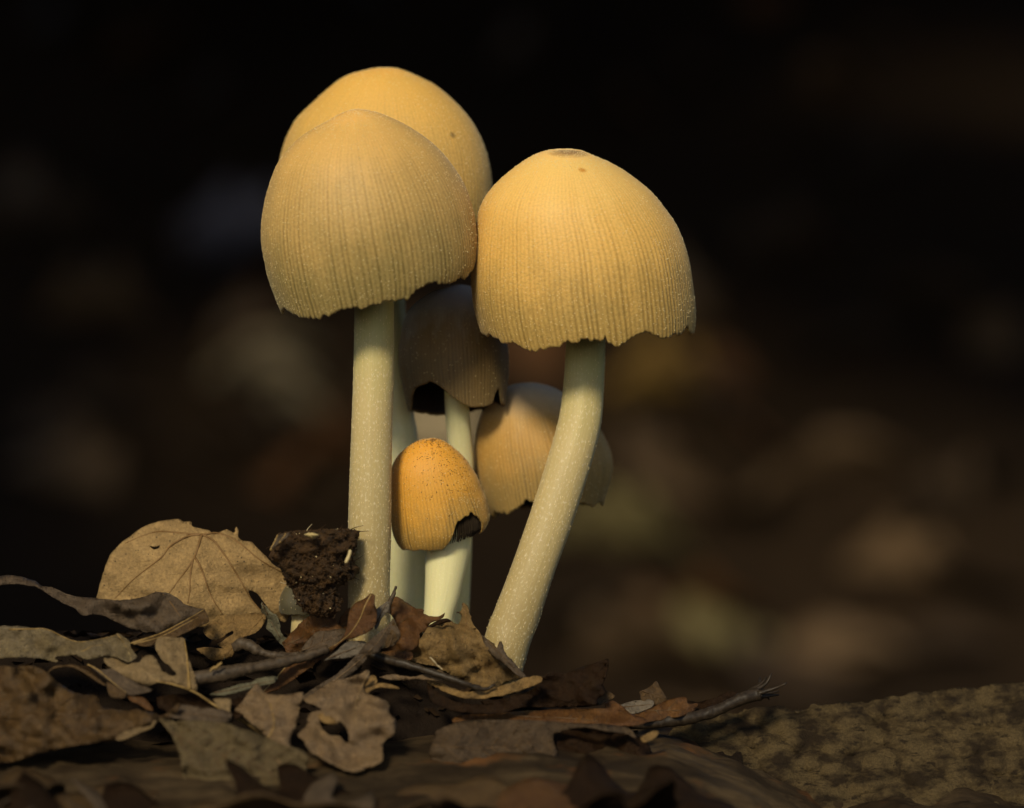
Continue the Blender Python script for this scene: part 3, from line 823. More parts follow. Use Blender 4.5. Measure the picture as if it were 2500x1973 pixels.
VEIN_D = simple_material('leaf_vein_brown', (0.075, 0.042, 0.016), 0.55, 0.35, 0.3, 2500)
WISP = simple_material('dry_fibre', (0.38, 0.30, 0.17), 0.6)

# --- left: big tan leaf and its neighbours
hub = (1175, 215)
leaf('large domed tan leaf with radiating veins standing left of the soil clump',
     c5((440, 660), (455, 600), (470, 540), (490, 480), (525, 390), (552, 343), (612, 278), (670, 235), (740, 182), (800, 152), (870, 127), (950, 113), (1020, 108), (1047, 130),
        (1100, 128), (1110, 156), (1150, 170), (1220, 186), (1262, 214), (1310, 196), (1345, 183), (1390, 203), (1406, 196), (1412, 164), (1427, 182), (1430, 232), (1462, 260), (1520, 270), (1545, 300),
        (1600, 350), (1650, 402), (1690, 435), (1735, 472), (1760, 530), (1770, 600), (1780, 700), (1793, 760), (1772, 800), (1750, 822), (1700, 792), (1640, 730), (1600, 680), (1560, 620), (1500, 605), (1540, 700), (1625, 780),
        (1560, 840), (1440, 830), (1300, 850), (1150, 860), (900, 800), (700, 740), (560, 700)),
     2.0, -0.3, -1.6, TAN, bulge=2.2, bu=1.4, crumple=0.35, vmat=TAN_V, vr=3.6, jag=1.1, relief=1.6, curl=lambda a, b: 1.1 * np.abs(np.sin(3.3 * np.arctan2(a - 0.08, b + 0.80) + 0.3)) * np.minimum(np.hypot(a - .08, b + .8), 1.0),
     veins=[c5(hub, (1160, 260), (1125, 370), (1060, 470), (945, 625)), c5(hub, (1080, 225), (960, 290), (890, 375), (700, 525), (570, 660)), c5(hub, (1040, 205), (880, 192), (760, 225), (640, 275)),
            c5((1112, 395), (1097, 480), (1092, 600), (1078, 690)), c5((1130, 375), (1175, 460), (1240, 640), (1322, 772)), c5(hub, (1250, 250), (1330, 350), (1430, 510), (1520, 665), (1615, 775)),
            c5(hub, (1290, 205), (1420, 262), (1580, 390), (1735, 478))],
     holes=[c5((812, 294), (850, 300), (888, 284), (878, 312), (840, 318))])
leaf('torn yellow-ochre leaf lobe hanging below the large tan leaf',
     c5((1185, 872), (1240, 820), (1320, 772), (1450, 770), (1600, 768), (1615, 800), (1575, 880), (1500, 920), (1440, 950), (1412, 1010), (1372, 1068), (1290, 1096), (1210, 1065), (1130, 1010), (1200, 1000), (1290, 1000), (1340, 1010),
        (1280, 975), (1330, 950), (1396, 900), (1380, 886), (1320, 930), (1260, 950), (1200, 910)),
     -2.2, 0, -2.0, OCHRE, bulge=0.6, crumple=0.4, jag=1.5, vr=1.2, vmat=TAN_V, veins=[c5((1200, 870), (1260, 830), (1330, 835), (1420, 815)), c5((1600, 790), (1520, 870), (1430, 960), (1330, 1060))])
leaf('small grey-green mouldy leaf strip below the tan leaf corner',
     c5((1590, 680), (1640, 740), (1700, 790), (1715, 880), (1770, 945), (1740, 975), (1775, 1025), (1700, 960), (1650, 890), (1600, 800)), -2.0, 0, -2.0, MOULDY, crumple=0.7, jag=2.5)
leaf('smooth grey-brown leaf draped across the foot of the large tan leaf',
     c5((-330, 520), (-150, 500), (8, 540), (60, 570), (140, 580), (200, 608), (280, 640), (450, 660), (600, 670), (720, 660), (850, 620), (930, 618), (1010, 658), (1060, 700), (1150, 725), (1188, 735), (1150, 775), (1060, 815), (950, 882), (880, 898),
        (800, 900), (740, 886), (640, 852), (580, 822), (500, 782), (430, 772), (350, 776), (300, 732), (200, 682), (100, 622), (10, 572), (-150, 560), (-330, 570)),
     -6.0, 0.2, -3.2, GREYB, bulge=0.2, crumple=0.7, jag=1.0, vr=1.2, vmat=TAN_V, veins=[c5((905, 630), (960, 690), (1030, 790))], curl=lambda a, b: 2.5 * b * b)
leaf('curled dark brown leaf with a lit rim coloured as a pale thread under the grey-brown leaf',
     c5((1192, 728), (1226, 815), (1150, 852), (1000, 925), (800, 990), (690, 960), (760, 935), (880, 905), (1060, 815), (1150, 765)), -9.0, 0, -4.0, BROWN, crumple=0.4, jag=0.8, vmat=STALK, vr=2.6,
     veins=[c5((600, 1000), (700, 965), (880, 905), (1060, 812), (1186, 738)), c5((700, 975), (890, 925), (1060, 835), (1180, 775))])  # lit rim of the curled edge drawn as paler strips
leaf('half rotten leaf with a pale net of veins left of the torn cream leaf',
     cl((-500, 160), (-200, 150), (10, 180), (120, 178), (250, 215), (400, 290), (560, 345), (700, 338), (900, 300), (1030, 265), (1060, 240), (1110, 260), (1215, 330), (1240, 430), (1320, 530), (1280, 570), (1210, 600), (1060, 550), (900, 520), (700, 560), (500, 510), (280, 540), (310, 595),
        (150, 570), (10, 545), (-300, 540), (-500, 520)), -12.5, 0, -5.0, NETTED, crumple=0.6, jag=1.2, vr=1.9, vmat=STALK,
     veins=[cl((-300, 190), (10, 185), (120, 180), (250, 217), (400, 292), (560, 345), (700, 338), (900, 300), (1040, 262)), cl((620, 470), (760, 400), (900, 385)), cl((1060, 250), (1130, 330), (1180, 420))])
leaf('dark leaf edge arching over the black hollow',
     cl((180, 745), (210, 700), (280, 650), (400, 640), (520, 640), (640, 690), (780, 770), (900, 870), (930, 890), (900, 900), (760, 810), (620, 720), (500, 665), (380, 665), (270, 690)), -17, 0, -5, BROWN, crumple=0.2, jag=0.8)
leaf('torn cream-grey leaf with a tall square flap and long yellow stalk',
     c5((495, 1055), (560, 1060), (640, 1090), (730, 1105), (775, 1068), (830, 1058), (880, 1125), (905, 1168), (992, 1192), (965, 1135), (905, 1085), (855, 1010), (870, 940), (920, 925), (1000, 930), (1055, 942), (1072, 1040), (1100, 1130), (1136, 1240), (1140, 1292),
        (1090, 1292), (1000, 1252), (880, 1240), (800, 1262), (700, 1232), (600, 1182), (510, 1112)), -15.5, -0.3, -3.0, PALE, bulge=0.3, crumple=0.5, jag=1.4, vmat=STALK, vr=5.2,
     veins=[c5((1720, 1680), (1600, 1600), (1480, 1522), (1350, 1450), (1240, 1385), (1130, 1312), (1000, 1262), (860, 1232)), c5((1090, 1290), (1075, 1100), (1055, 950))])
leaf('small pale triangular scrap stuck to the yellow stalk', cm((420, 1070), (520, 1060), (640, 1070), (632, 1180), (628, 1300), (560, 1240), (470, 1160)), -21, 0, -3, PALE, crumple=0.2, jag=0.6)
leaf('grey-violet narrow leaf pointing down right beneath the torn cream leaf',
     cl((690, 630), (760, 650), (860, 700), (1000, 690), (1200, 800), (1400, 900), (1500, 960), (1300, 1010), (1200, 1000), (1120, 950), (950, 830), (800, 720)), -17.5, 0, -4, GREYB, crumple=0.3, jag=0.9, vmat=STALK, vr=2.0, veins=[cl((690, 630), (820, 700), (1000, 850), (1180, 990))])
leaf('rounded brown leaf tab below the grey-violet leaf', cl((930, 850), (1000, 880), (1120, 960), (1180, 1010), (1150, 1055), (1020, 1055), (960, 1010), (935, 930)), -18.5, 0, -3, BROWN, crumple=0.2, jag=0.8)
leaf('small pointed brown leaf tip beside the black hollow', cl((1190, 1030), (1300, 1010), (1400, 1050), (1480, 1140), (1520, 1210), (1440, 1200), (1330, 1130), (1240, 1090)), -19, 0, -4, RED, crumple=0.2, jag=0.6)
leaf('broad dark brown leaf sprawling below the black hollow',
     cl((-600, 660), (-300, 660), (10, 660), (190, 745), (330, 860), (450, 960), (620, 1020), (760, 1030), (830, 1070), (860, 1170), (960, 1190), (1100, 1220), (1300, 1200), (1480, 1240), (1640, 1270), (1800, 1130), (1860, 1140), (1740, 1300), (1560, 1350), (1300, 1450), (1040, 1560), (700, 1620), (300, 1700), (-600, 1800)),
     -24, 0, -4.2, BROWN, crumple=1.0, jag=1.6, step=10, vmat=BROWN, vr=3.0, veins=[cl((-500, 1300), (100, 1280), (700, 1220), (1200, 1215)), cl((200, 1280), (400, 1100), (560, 1010))], curl=lambda a, b: 0.8 * np.sin(4 * a) * (1 - b))
leaf('blurred pale tongue-shaped leaf end below the broad dark brown leaf', cl((1030, 1560), (1120, 1500), (1280, 1440), (1420, 1390), (1560, 1330), (1500, 1420), (1320, 1500), (1180, 1560), (1080, 1585)), -27, 0, -3, PALE, crumple=0.2, jag=0.8)
leaf('wide olive-grey blurred leaf under the yellow stalk',
     c5((880, 1500), (940, 1498), (1000, 1520), (1100, 1508), (1300, 1520), (1500, 1580), (1720, 1665), (1900, 1740), (1860, 1900), (1500, 2060), (1100, 1980), (1020, 1740), (960, 1600)), -30, 0, -3.2, OLIVE, crumple=0.6, jag=1.2, step=11)
leaf('brown leaf scrap bridging between olive leaf and dark twig', cl((1700, 1280), (1800, 1150), (1900, 1130), (2100, 1180), (2300, 1190), (2500, 1250), (2450, 1350), (2200, 1380), (1900, 1330)), -23, 0, -4, GREYB, crumple=0.4, jag=1.2)
leaf('dusty pinkish-tan leaf with straight right edge below the curled brown leaf',
     cm((690, 1200), (780, 1090), (880, 960), (970, 880), (1050, 980), (1200, 1010), (1380, 1010), (1550, 980), (1530, 1080), (1500, 1200), (1470, 1380), (1400, 1500), (1380, 1640), (1430, 1800), (1250, 1880), (1100, 1560), (900, 1380)),
     -22, 0, -4.5, LILAC, crumple=0.6, jag=0.9, vmat=STALK, vr=2.2, veins=[cm((1100, 1560), (1180, 1400), (1150, 1200), (1100, 1050))])
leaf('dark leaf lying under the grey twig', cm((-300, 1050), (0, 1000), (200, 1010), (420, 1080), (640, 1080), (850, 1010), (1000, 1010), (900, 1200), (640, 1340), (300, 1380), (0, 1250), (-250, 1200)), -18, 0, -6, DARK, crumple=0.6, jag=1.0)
leaf('pale blue-grey narrow leaf edge under the grey twig', cm((370, 1010), (520, 950), (720, 890), (900, 850), (1000, 800), (1220, 790), (1180, 860), (1020, 900), (900, 930), (700, 990), (520, 1020)), -14.5, 0, -4, MOULDY, crumple=0.2, jag=0.9)

# --- middle
leaf('long twisted amber-brown leaf with a thin golden rim left of the fibrous mound',
     c6((880, 60), (915, 78), (912, 140), (926, 205), (916, 290), (860, 352), (760, 395), (690, 410), (640, 445), (560, 520), (450, 595), (330, 685), (200, 772), (80, 812), (62, 798), (150, 708), (230, 618), (285, 578), (400, 540), (560, 470), (650, 420), (700, 332), (720, 200), (762, 140), (830, 100)),
     -7.5, -1.2, -1.8, RED, crumple=0.4, jag=0.7, vmat=STALK, vr=2.0, veins=[c6((885, 66), (840, 150), (800, 250), (735, 350), (680, 400), (560, 490)), c6((70, 800), (160, 708), (235, 620), (290, 580), (410, 540), (565, 470), (655, 420))])
leaf('grey sheeny leaf fold with a brown blister beside the twisted amber leaf',
     c6((335, 525), (380, 450), (430, 390), (480, 350), (560, 340), (680, 325), (700, 375), (640, 440), (560, 480), (440, 520)), -6.0, 0, -3.5, GREYB, crumple=0.5, jag=0.7)
leaf('red-brown leaf behind the twisted amber leaf',
     c6((210, 430), (300, 340), (390, 250), (450, 215), (560, 235), (600, 215), (640, 290), (680, 330), (560, 345), (470, 360), (400, 430), (350, 520), (260, 520)), -3.0, 0, -3.5, RED, crumple=0.6, jag=1.8)
leaf('dark red-brown leaf at the foot of the soil clump', c6((690, 190), (740, 160), (800, 120), (870, 90), (900, 130), (820, 230), (740, 330), (680, 340), (640, 290), (660, 230)), -1.5, 0, -3, RED, crumple=0.5, jag=1.2)
leaf('folded brown leaf with a blunt rounded tip before the straight stem', c6((800, 60), (815, 20), (860, 0), (905, 15), (925, 50), (960, 70), (985, 100), (960, 170), (900, 170), (830, 110)), -1.0, 0.5, -1.5, BROWN, crumple=0.5, jag=0.8, curl=lambda a, b: 1.2 * a * a)
leaf('light grey leaf sliver standing between two twisted leaves', c6((918, 182), (960, 150), (1012, 118), (1022, 175), (968, 240), (935, 312), (912, 330), (912, 250)), -5.5, 0, -1.5, GREY, crumple=0.3, jag=0.6)
leaf('grey speckled leaf sheet under the lilac-brown twisted leaf', c6((530, 565), (620, 498), (700, 430), (800, 418), (850, 440), (800, 510), (700, 545), (600, 552)), -9.0, 0, -4, GREY, crumple=0.4, jag=0.6)
leaf('lilac-brown twisted leaf with a hooked tip and pale ragged edge',
     c6((1048, 248), (1068, 285), (1106, 380), (1080, 424), (1040, 455), (1000, 432), (960, 470), (950, 500), (895, 520), (830, 572), (755, 650), (660, 716), (560, 770), (480, 818), (390, 862), (375, 835), (480, 755), (600, 685), (700, 600), (770, 530), (840, 448), (920, 372), (990, 318), (1030, 268)),
     -11, -1.0, -1.8, GREYB, crumple=0.5, jag=0.9, vmat=LILAC, vr=1.8, veins=[c6((390, 850), (520, 770), (680, 660), (800, 560), (930, 430), (1040, 270))])
leaf('shadowed hook fold behind the lilac-brown leaf tip', c6((1050, 262), (1075, 300), (1106, 382), (1078, 425), (1000, 470), (990, 430), (1030, 340)), -9.8, 0, -1, BROWN, crumple=0.2, jag=0.5)
leaf('ragged pinkish leaf with a dark eaten hole below the twisted leaves',
     c6((400, 882), (380, 852), (500, 782), (600, 722), (700, 700), (800, 668), (862, 640), (868, 700), (830, 770), (850, 812), (942, 850), (1012, 888), (1022, 960), (1070, 1038), (1048, 1130), (970, 1200), (960, 1330), (760, 1400), (560, 1330), (430, 1250), (380, 1180), (330, 1130), (390, 1060), (430, 960), (520, 940), (470, 905)),
     -22, 0, -4.2, LILAC, crumple=0.6, jag=1.4, holes=[c6((488, 1012), (540, 1040), (612, 1048), (650, 1020), (690, 1060), (712, 1130), (706, 1190), (640, 1140), (570, 1130), (508, 1075))], vmat=PALE, vr=1.8,
     veins=[c6((870, 650), (800, 800), (760, 960), (800, 1150)), c6((790, 850), (880, 930), (930, 1020))])
leaf('orange-brown curled flake at the upper lip of the eaten hole', c6((480, 985), (520, 955), (580, 985), (618, 1020), (606, 1046), (560, 1042), (520, 1030)), -22.5, 0, -2, OCHRE, crumple=0.2, jag=0.8)
leaf('warm brown leaf behind the white stem foot', c6((955, 92), (1042, 80), (1110, 100), (1150, 132), (1230, 170), (1282, 180), (1276, 212), (1340, 230), (1400, 228), (1442, 204), (1420, 242), (1330, 290), (1292, 342), (1252, 362), (1252, 432), (1180, 492), (1010, 492), (970, 480), (1060, 420), (1100, 390), (1062, 262), (1010, 200), (960, 150)),
     -1.0, 0, -2.6, RED, crumple=0.6, jag=1.3, vmat=BROWN, vr=1.5, veins=[c6((1100, 280), (1200, 220), (1270, 190))])
leaf('russet leaf patch below the warm brown leaf', c6((950, 505), (1050, 490), (1170, 492), (1200, 520), (1180, 560), (1100, 565), (1000, 545)), -5.0, 0, -3, RED, crumple=0.4, jag=1.0)
fm = leaf('fibrous ochre leaf heap piled against the foot of the leaning stem',
     c6((1165, 482), (1200, 465), (1240, 412), (1300, 332), (1350, 292), (1440, 262), (1500, 272), (1548, 292), (1560, 215), (1518, 205), (1560, 185), (1562, 140), (1585, 130), (1612, 165), (1640, 272), (1720, 382), (1800, 442), (1860, 522), (1950, 602), (2060, 692), (1980, 712), (1900, 722), (1780, 792), (1700, 772), (1600, 732), (1500, 682), (1400, 622), (1300, 592), (1172, 562), (1192, 512)),
     -3.0, 0.1, -2.6, FIBRE, bulge=0.6, crumple=0.9, jag=2.2, vmat=TAN_V, vr=1.0, step=7,
     veins=[c6((1590, 150), (1600, 300), (1570, 420), (1540, 560), (1530, 660)), c6((1610, 300), (1680, 420), (1760, 520)), c6((1600, 560), (1700, 600), (1800, 610)), c6((1460, 290), (1430, 380), (1370, 450)), c6((1330, 350), (1300, 430), (1240, 500))])
leaf('dark brown folded lip behind the fibrous leaf heap', c6((1290, 342), (1330, 292), (1400, 258), (1450, 250), (1492, 268), (1440, 280), (1360, 310)), -1.5, 0, -2, DARK, crumple=0.3, jag=0.9)
leaf('grey-brown woody strip sloping down to the leaning stem foot', c6((1715, 372), (1760, 400), (1830, 470), (1850, 430), (1866, 424), (1880, 470), (1912, 530), (1990, 610), (2062, 692), (2010, 690), (1930, 620), (1840, 560), (1760, 470)), -4.2, 0, -2, GREYB, crumple=0.4, jag=1.6)
leaf('golden-edged bark strip bowed in front of the fibrous leaf heap',
     c6((1300, 722), (1420, 732), (1550, 792), (1700, 802), (1800, 780), (1900, 745), (2060, 692), (2164, 692), (2166, 728), (2080, 765), (2000, 790), (1850, 832), (1700, 850), (1560, 842), (1440, 800)), -10, 0, -5, OCHRE, crumple=0.5, jag=1.6)
leaf('dark leaf with pale ragged lower lip beneath the bark strip', c6((1310, 740), (1380, 800), (1460, 850), (1540, 880), (1700, 900), (1920, 870), (1940, 830), (2060, 820), (2100, 850), (1900, 960), (1600, 960), (1380, 900), (1320, 820)), -12, 0, -4, DARK, crumple=0.5, jag=1.4)
leaf('pale curl of leaf under the dark twig', c6((945, 690), (1050, 668), (1200, 690), (1330, 652), (1400, 640), (1440, 670), (1458, 722), (1340, 715), (1200, 706), (1050, 712)), -10, 0, -3, LILAC, crumple=0.3, jag=0.9)
leaf('curved brown leaf rim above the black gap', c6((830, 790), (880, 755), (960, 738), (1040, 748), (1104, 775), (1060, 780), (960, 768), (900, 785), (860, 812)), -14, 0, -3, OCHRE, crumple=0.2, jag=0.7)
leaf('orange-brown crumpled scrap right of the ragged pinkish leaf', c6((850, 700), (900, 680), (930, 720), (915, 770), (870, 800), (838, 790)), -13, 0, -2, OCHRE, crumple=0.6, jag=1.6)

# --- right
leaf('big black-brown leaf with one raised pointed corner right of the leaning stem',
     c7((-80, 470), (60, 455), (160, 440), (260, 405), (330, 360), (372, 308), (440, 250), (510, 252), (570, 258), (650, 228), (780, 180), (876, 154), (886, 190), (870, 262), (840, 342), (852, 372), (850, 420), (800, 455), (790, 500), (600, 515), (300, 515), (0, 520)),
     -4.0, -1.2, -2.4, DARK, crumple=0.6, jag=0.6, bulge=0.3, vmat=DARK, vr=1.6, veins=[c7((880, 160), (760, 300), (600, 470)), c7((700, 330), (780, 390), (830, 420))])
leaf('small brown ragged flake at the lower corner of the black-brown leaf', c7((840, 345), (856, 380), (932, 435), (862, 470), (800, 502), (780, 470), (820, 410)), -3.5, 0, -2, BROWN, crumple=0.3, jag=1.5)
leaf('little upright brown leaf corner on the bare log', c7((1118, 402), (1190, 362), (1244, 315), (1276, 372), (1322, 465), (1290, 500), (1200, 500), (1132, 462)), -1.0, 0, -1.8, BROWN, crumple=0.3, jag=1.0)
leaf('dark rust-brown curved leaf around the upright leaf corner',
     c7((850, 482), (920, 470), (990, 515), (1062, 568), (1180, 540), (1280, 482), (1400, 446), (1470, 446), (1480, 490), (1560, 490), (1500, 560), (1300, 610), (1100, 630), (960, 580), (880, 530)), -4.5, 0, -4.5, RED, crumple=0.5, jag=1.0)
leaf('black jagged leaf edge lying along the broken twig', c7((1400, 500), (1480, 470), (1560, 480), (1650, 462), (1720, 430), (1780, 398), (1830, 394), (1872, 420), (1800, 490), (1600, 560), (1420, 560)), -1.5, 0, -3, DARK, crumple=0.5, jag=1.2)
leaf('pale grey leaf flat on the log before the upright corner', c7((960, 500), (1060, 470), (1200, 460), (1220, 500), (1130, 550), (1060, 562), (1000, 530)), -2.5, 0, -6, GREY, crumple=0.3, jag=1.0)
leaf('wide wet rust-coloured leaf flat along the log', c7((-260, 585), (0, 560), (300, 545), (600, 530), (900, 532), (1070, 570), (1180, 620), (1060, 660), (700, 640), (300, 625), (-260, 630)), -11, 0, -9, RED, crumple=0.4, jag=1.4, step=9)
leaf('broad dull lilac-grey leaf arching over a dark hollow on the log',
     c7((-420, 690), (-200, 620), (100, 612), (400, 622), (700, 640), (1000, 662), (1092, 748), (1010, 722), (850, 690), (700, 668), (590, 680), (500, 715), (468, 760), (480, 900), (300, 1060), (-300, 1100), (-460, 900)), -20, 0, -4.4, LILAC_D, crumple=0.6, jag=1.0, step=10)
leaf('dark sheet added for the shade in the pit under the arching lilac-grey leaf', c7((440, 690), (700, 670), (1000, 715), (1140, 760), (1200, 860), (1150, 1000), (700, 1060), (420, 960)), -14, 0, -3.5, DARK, crumple=0.6, jag=1.2)  # near-black sheet standing in for the shade inside the hollow
leaf('orange flake at the right end of the dark hollow', c7((1120, 745), (1200, 705), (1250, 690), (1262, 720), (1210, 760), (1150, 780)), -17, 0, -3, OCHRE, crumple=0.4, jag=1.2)

m = NT('rotten_bark')
uv = m.coord('UV')
p1 = m.noise(m.mapping(uv, (0.8, 1.3, 1)), 1.5, 6, 0.62); p2 = m.noise(m.mapping(uv, (0.7, 1.4, 1), (4, 9, 0)), 4.2, 6, 0.65); p3 = m.noise(uv, 22, 5, 0.7)
c = m.mix(m.ramp(p1, [(0.42, 0.0), (0.56, 1.0)]), (0.020, 0.013, 0.007), (0.092, 0.064, 0.029))
c = m.mix(m.ramp(p2, [(0.55, 0.0), (0.64, 0.9)]), c, (0.012, 0.008, 0.005))
c = m.mix(m.math('MULTIPLY', m.ramp(p3, [(0.4, 1.0), (0.6, 0.0)]), 0.45), c, (0.025, 0.017, 0.009))
m.l(c, m.b.inputs['Base Color']); m.b.inputs['Roughness'].default_value = 0.75; m.b.inputs['Specular IOR Level'].default_value = 0.1
m.bump(m.math('ADD', p1, m.math('ADD', p2, m.math('MULTIPLY', p3, 0.3))), 0.7, 0.001)
ROT = m.m
leaf('thick slab of pale mottled rotten bark lying on the log beyond the frayed twig',
     c8((-330, 760), (-230, 690), (-120, 640), (30, 590), (200, 575), (345, 530), (480, 530), (580, 528), (640, 550), (700, 545), (780, 532), (815, 504), (870, 518), (940, 520), (1030, 500), (1100, 505), (1180, 490), (1230, 496), (1330, 472), (1430, 455), (1500, 452), (1580, 425), (1720, 410), (1850, 402), (1960, 392), (2080, 368), (2220, 362), (2450, 340), (2700, 330), (2900, 500), (2900, 1400), (1600, 1420), (600, 1400), (-100, 1360), (-300, 1100)),
     0.5, 0.05, -4.6, ROT, crumple=1.3, relief=0.9, th=1.0, jag=1.6, step=9, name='bark_slab', cat='bark', curl=lambda a, b: 8 * np.maximum(-b - 0.55, 0) ** 2)
# --- twigs
def twig(label, pts, y, r, mat, frayed=0, seed=0, name='twig'):
    p = resample(spline(pts, 10), 60)
    ys = np.interp(np.linspace(0, 1, 60), np.linspace(0, 1, len(y)), y)
    w = np.array([W(u, v, yy * 1e-3) for (u, v), yy in zip(p, ys)])
    rr = np.interp(np.linspace(0, 1, 60), np.linspace(0, 1, len(r)), r) * PX
    rr = rr * (1 + 0.14 * noise1(np.arange(60) / 5.0, 700 + seed) + 0.06 * noise1(np.arange(60) / 1.5, 701 + seed))
    v, f = tube(w, rr, 14)
    v = v + 0.00008 * np.stack([noise2(v[:, 0] * 2600, v[:, 2] * 2600 + v[:, 1] * 900, 44 + k + seed) for k in range(3)], -1)
    ob = tag(mk(name, v, f, mat), label, 'twig')
    for k in range(frayed):
        e, d = w[-1], w[-1] - w[-6]
        d = d / np.linalg.norm(d)
        off = np.array([random.uniform(-1, 1), random.uniform(-1, 1), random.uniform(-1, 1.3)])
        path = [e - d * 0.0008 + off * 0.0005, e + d * 0.001 + off * 0.0010, e + d * random.uniform(0.0012, 0.0022) + off * random.uniform(0.0012, 0.0022)]
        vv, ff = tube(resample(spline(path, 5), 8), np.linspace(0.00034, 0.00010, 8), 5)
        mk('splinter', vv, ff, mat, ob)
    return ob
twig('thick grey-brown stalk running under the twisted amber leaf', c5((1080, 1225), (1200, 1205), (1320, 1185), (1500, 1148), (1700, 1108), (1900, 1062), (2050, 1010)), [-13, -12, -10, -8], [15, 17, 15, 12, 9], TWIG, 0, 1)
twig('thin dark wet twig crossing before the fibrous leaf heap', c6((860, 505), (940, 535), (1050, 570), (1200, 610), (1330, 650), (1450, 690), (1600, 742), (1740, 782), (1820, 742)), [-7, -9, -10, -11, -10], [12, 10, 9, 7, 4], TWIG_D, 0, 2)
twig('dark broken twig with a frayed end lying on the log', c7((1040, 655), (1200, 640), (1400, 612), (1560, 585), (1700, 540), (1870, 462), (1960, 432), (2020, 418)), [-6, -5, -4, -3, -2], [8, 13, 15, 14, 13, 15, 17], TWIG_D, 16, 3)
twig('knotted dark stalk beneath the ochre leaf lobe', cm((690, 420), (780, 370), (880, 400), (980, 460), (1100, 500), (1300, 520), (1500, 510)), [-5, -6, -6, -5], [14, 12, 9, 8], TWIG, 0, 4)
twig('tiny pale crooked twig on the stalk left of the twisted leaf', cm((370, 715), (420, 680), (480, 645), (530, 610)), [-14, -14, -14], [3, 4, 4, 2], STALK, 0, 5)
twig('fine pale bristle in front of the fibrous leaf heap', c6((1325, 540), (1370, 585), (1420, 632)), [-9, -9], [1.6, 1.2], WISP, 0, 6)
twig('short grass-like stub standing beside the straight stem', c6((1000, 200), (1030, 120), (1055, 60), (1070, 5)), [-2, -2], [8, 6, 5, 3], TWIG, 0, 7)

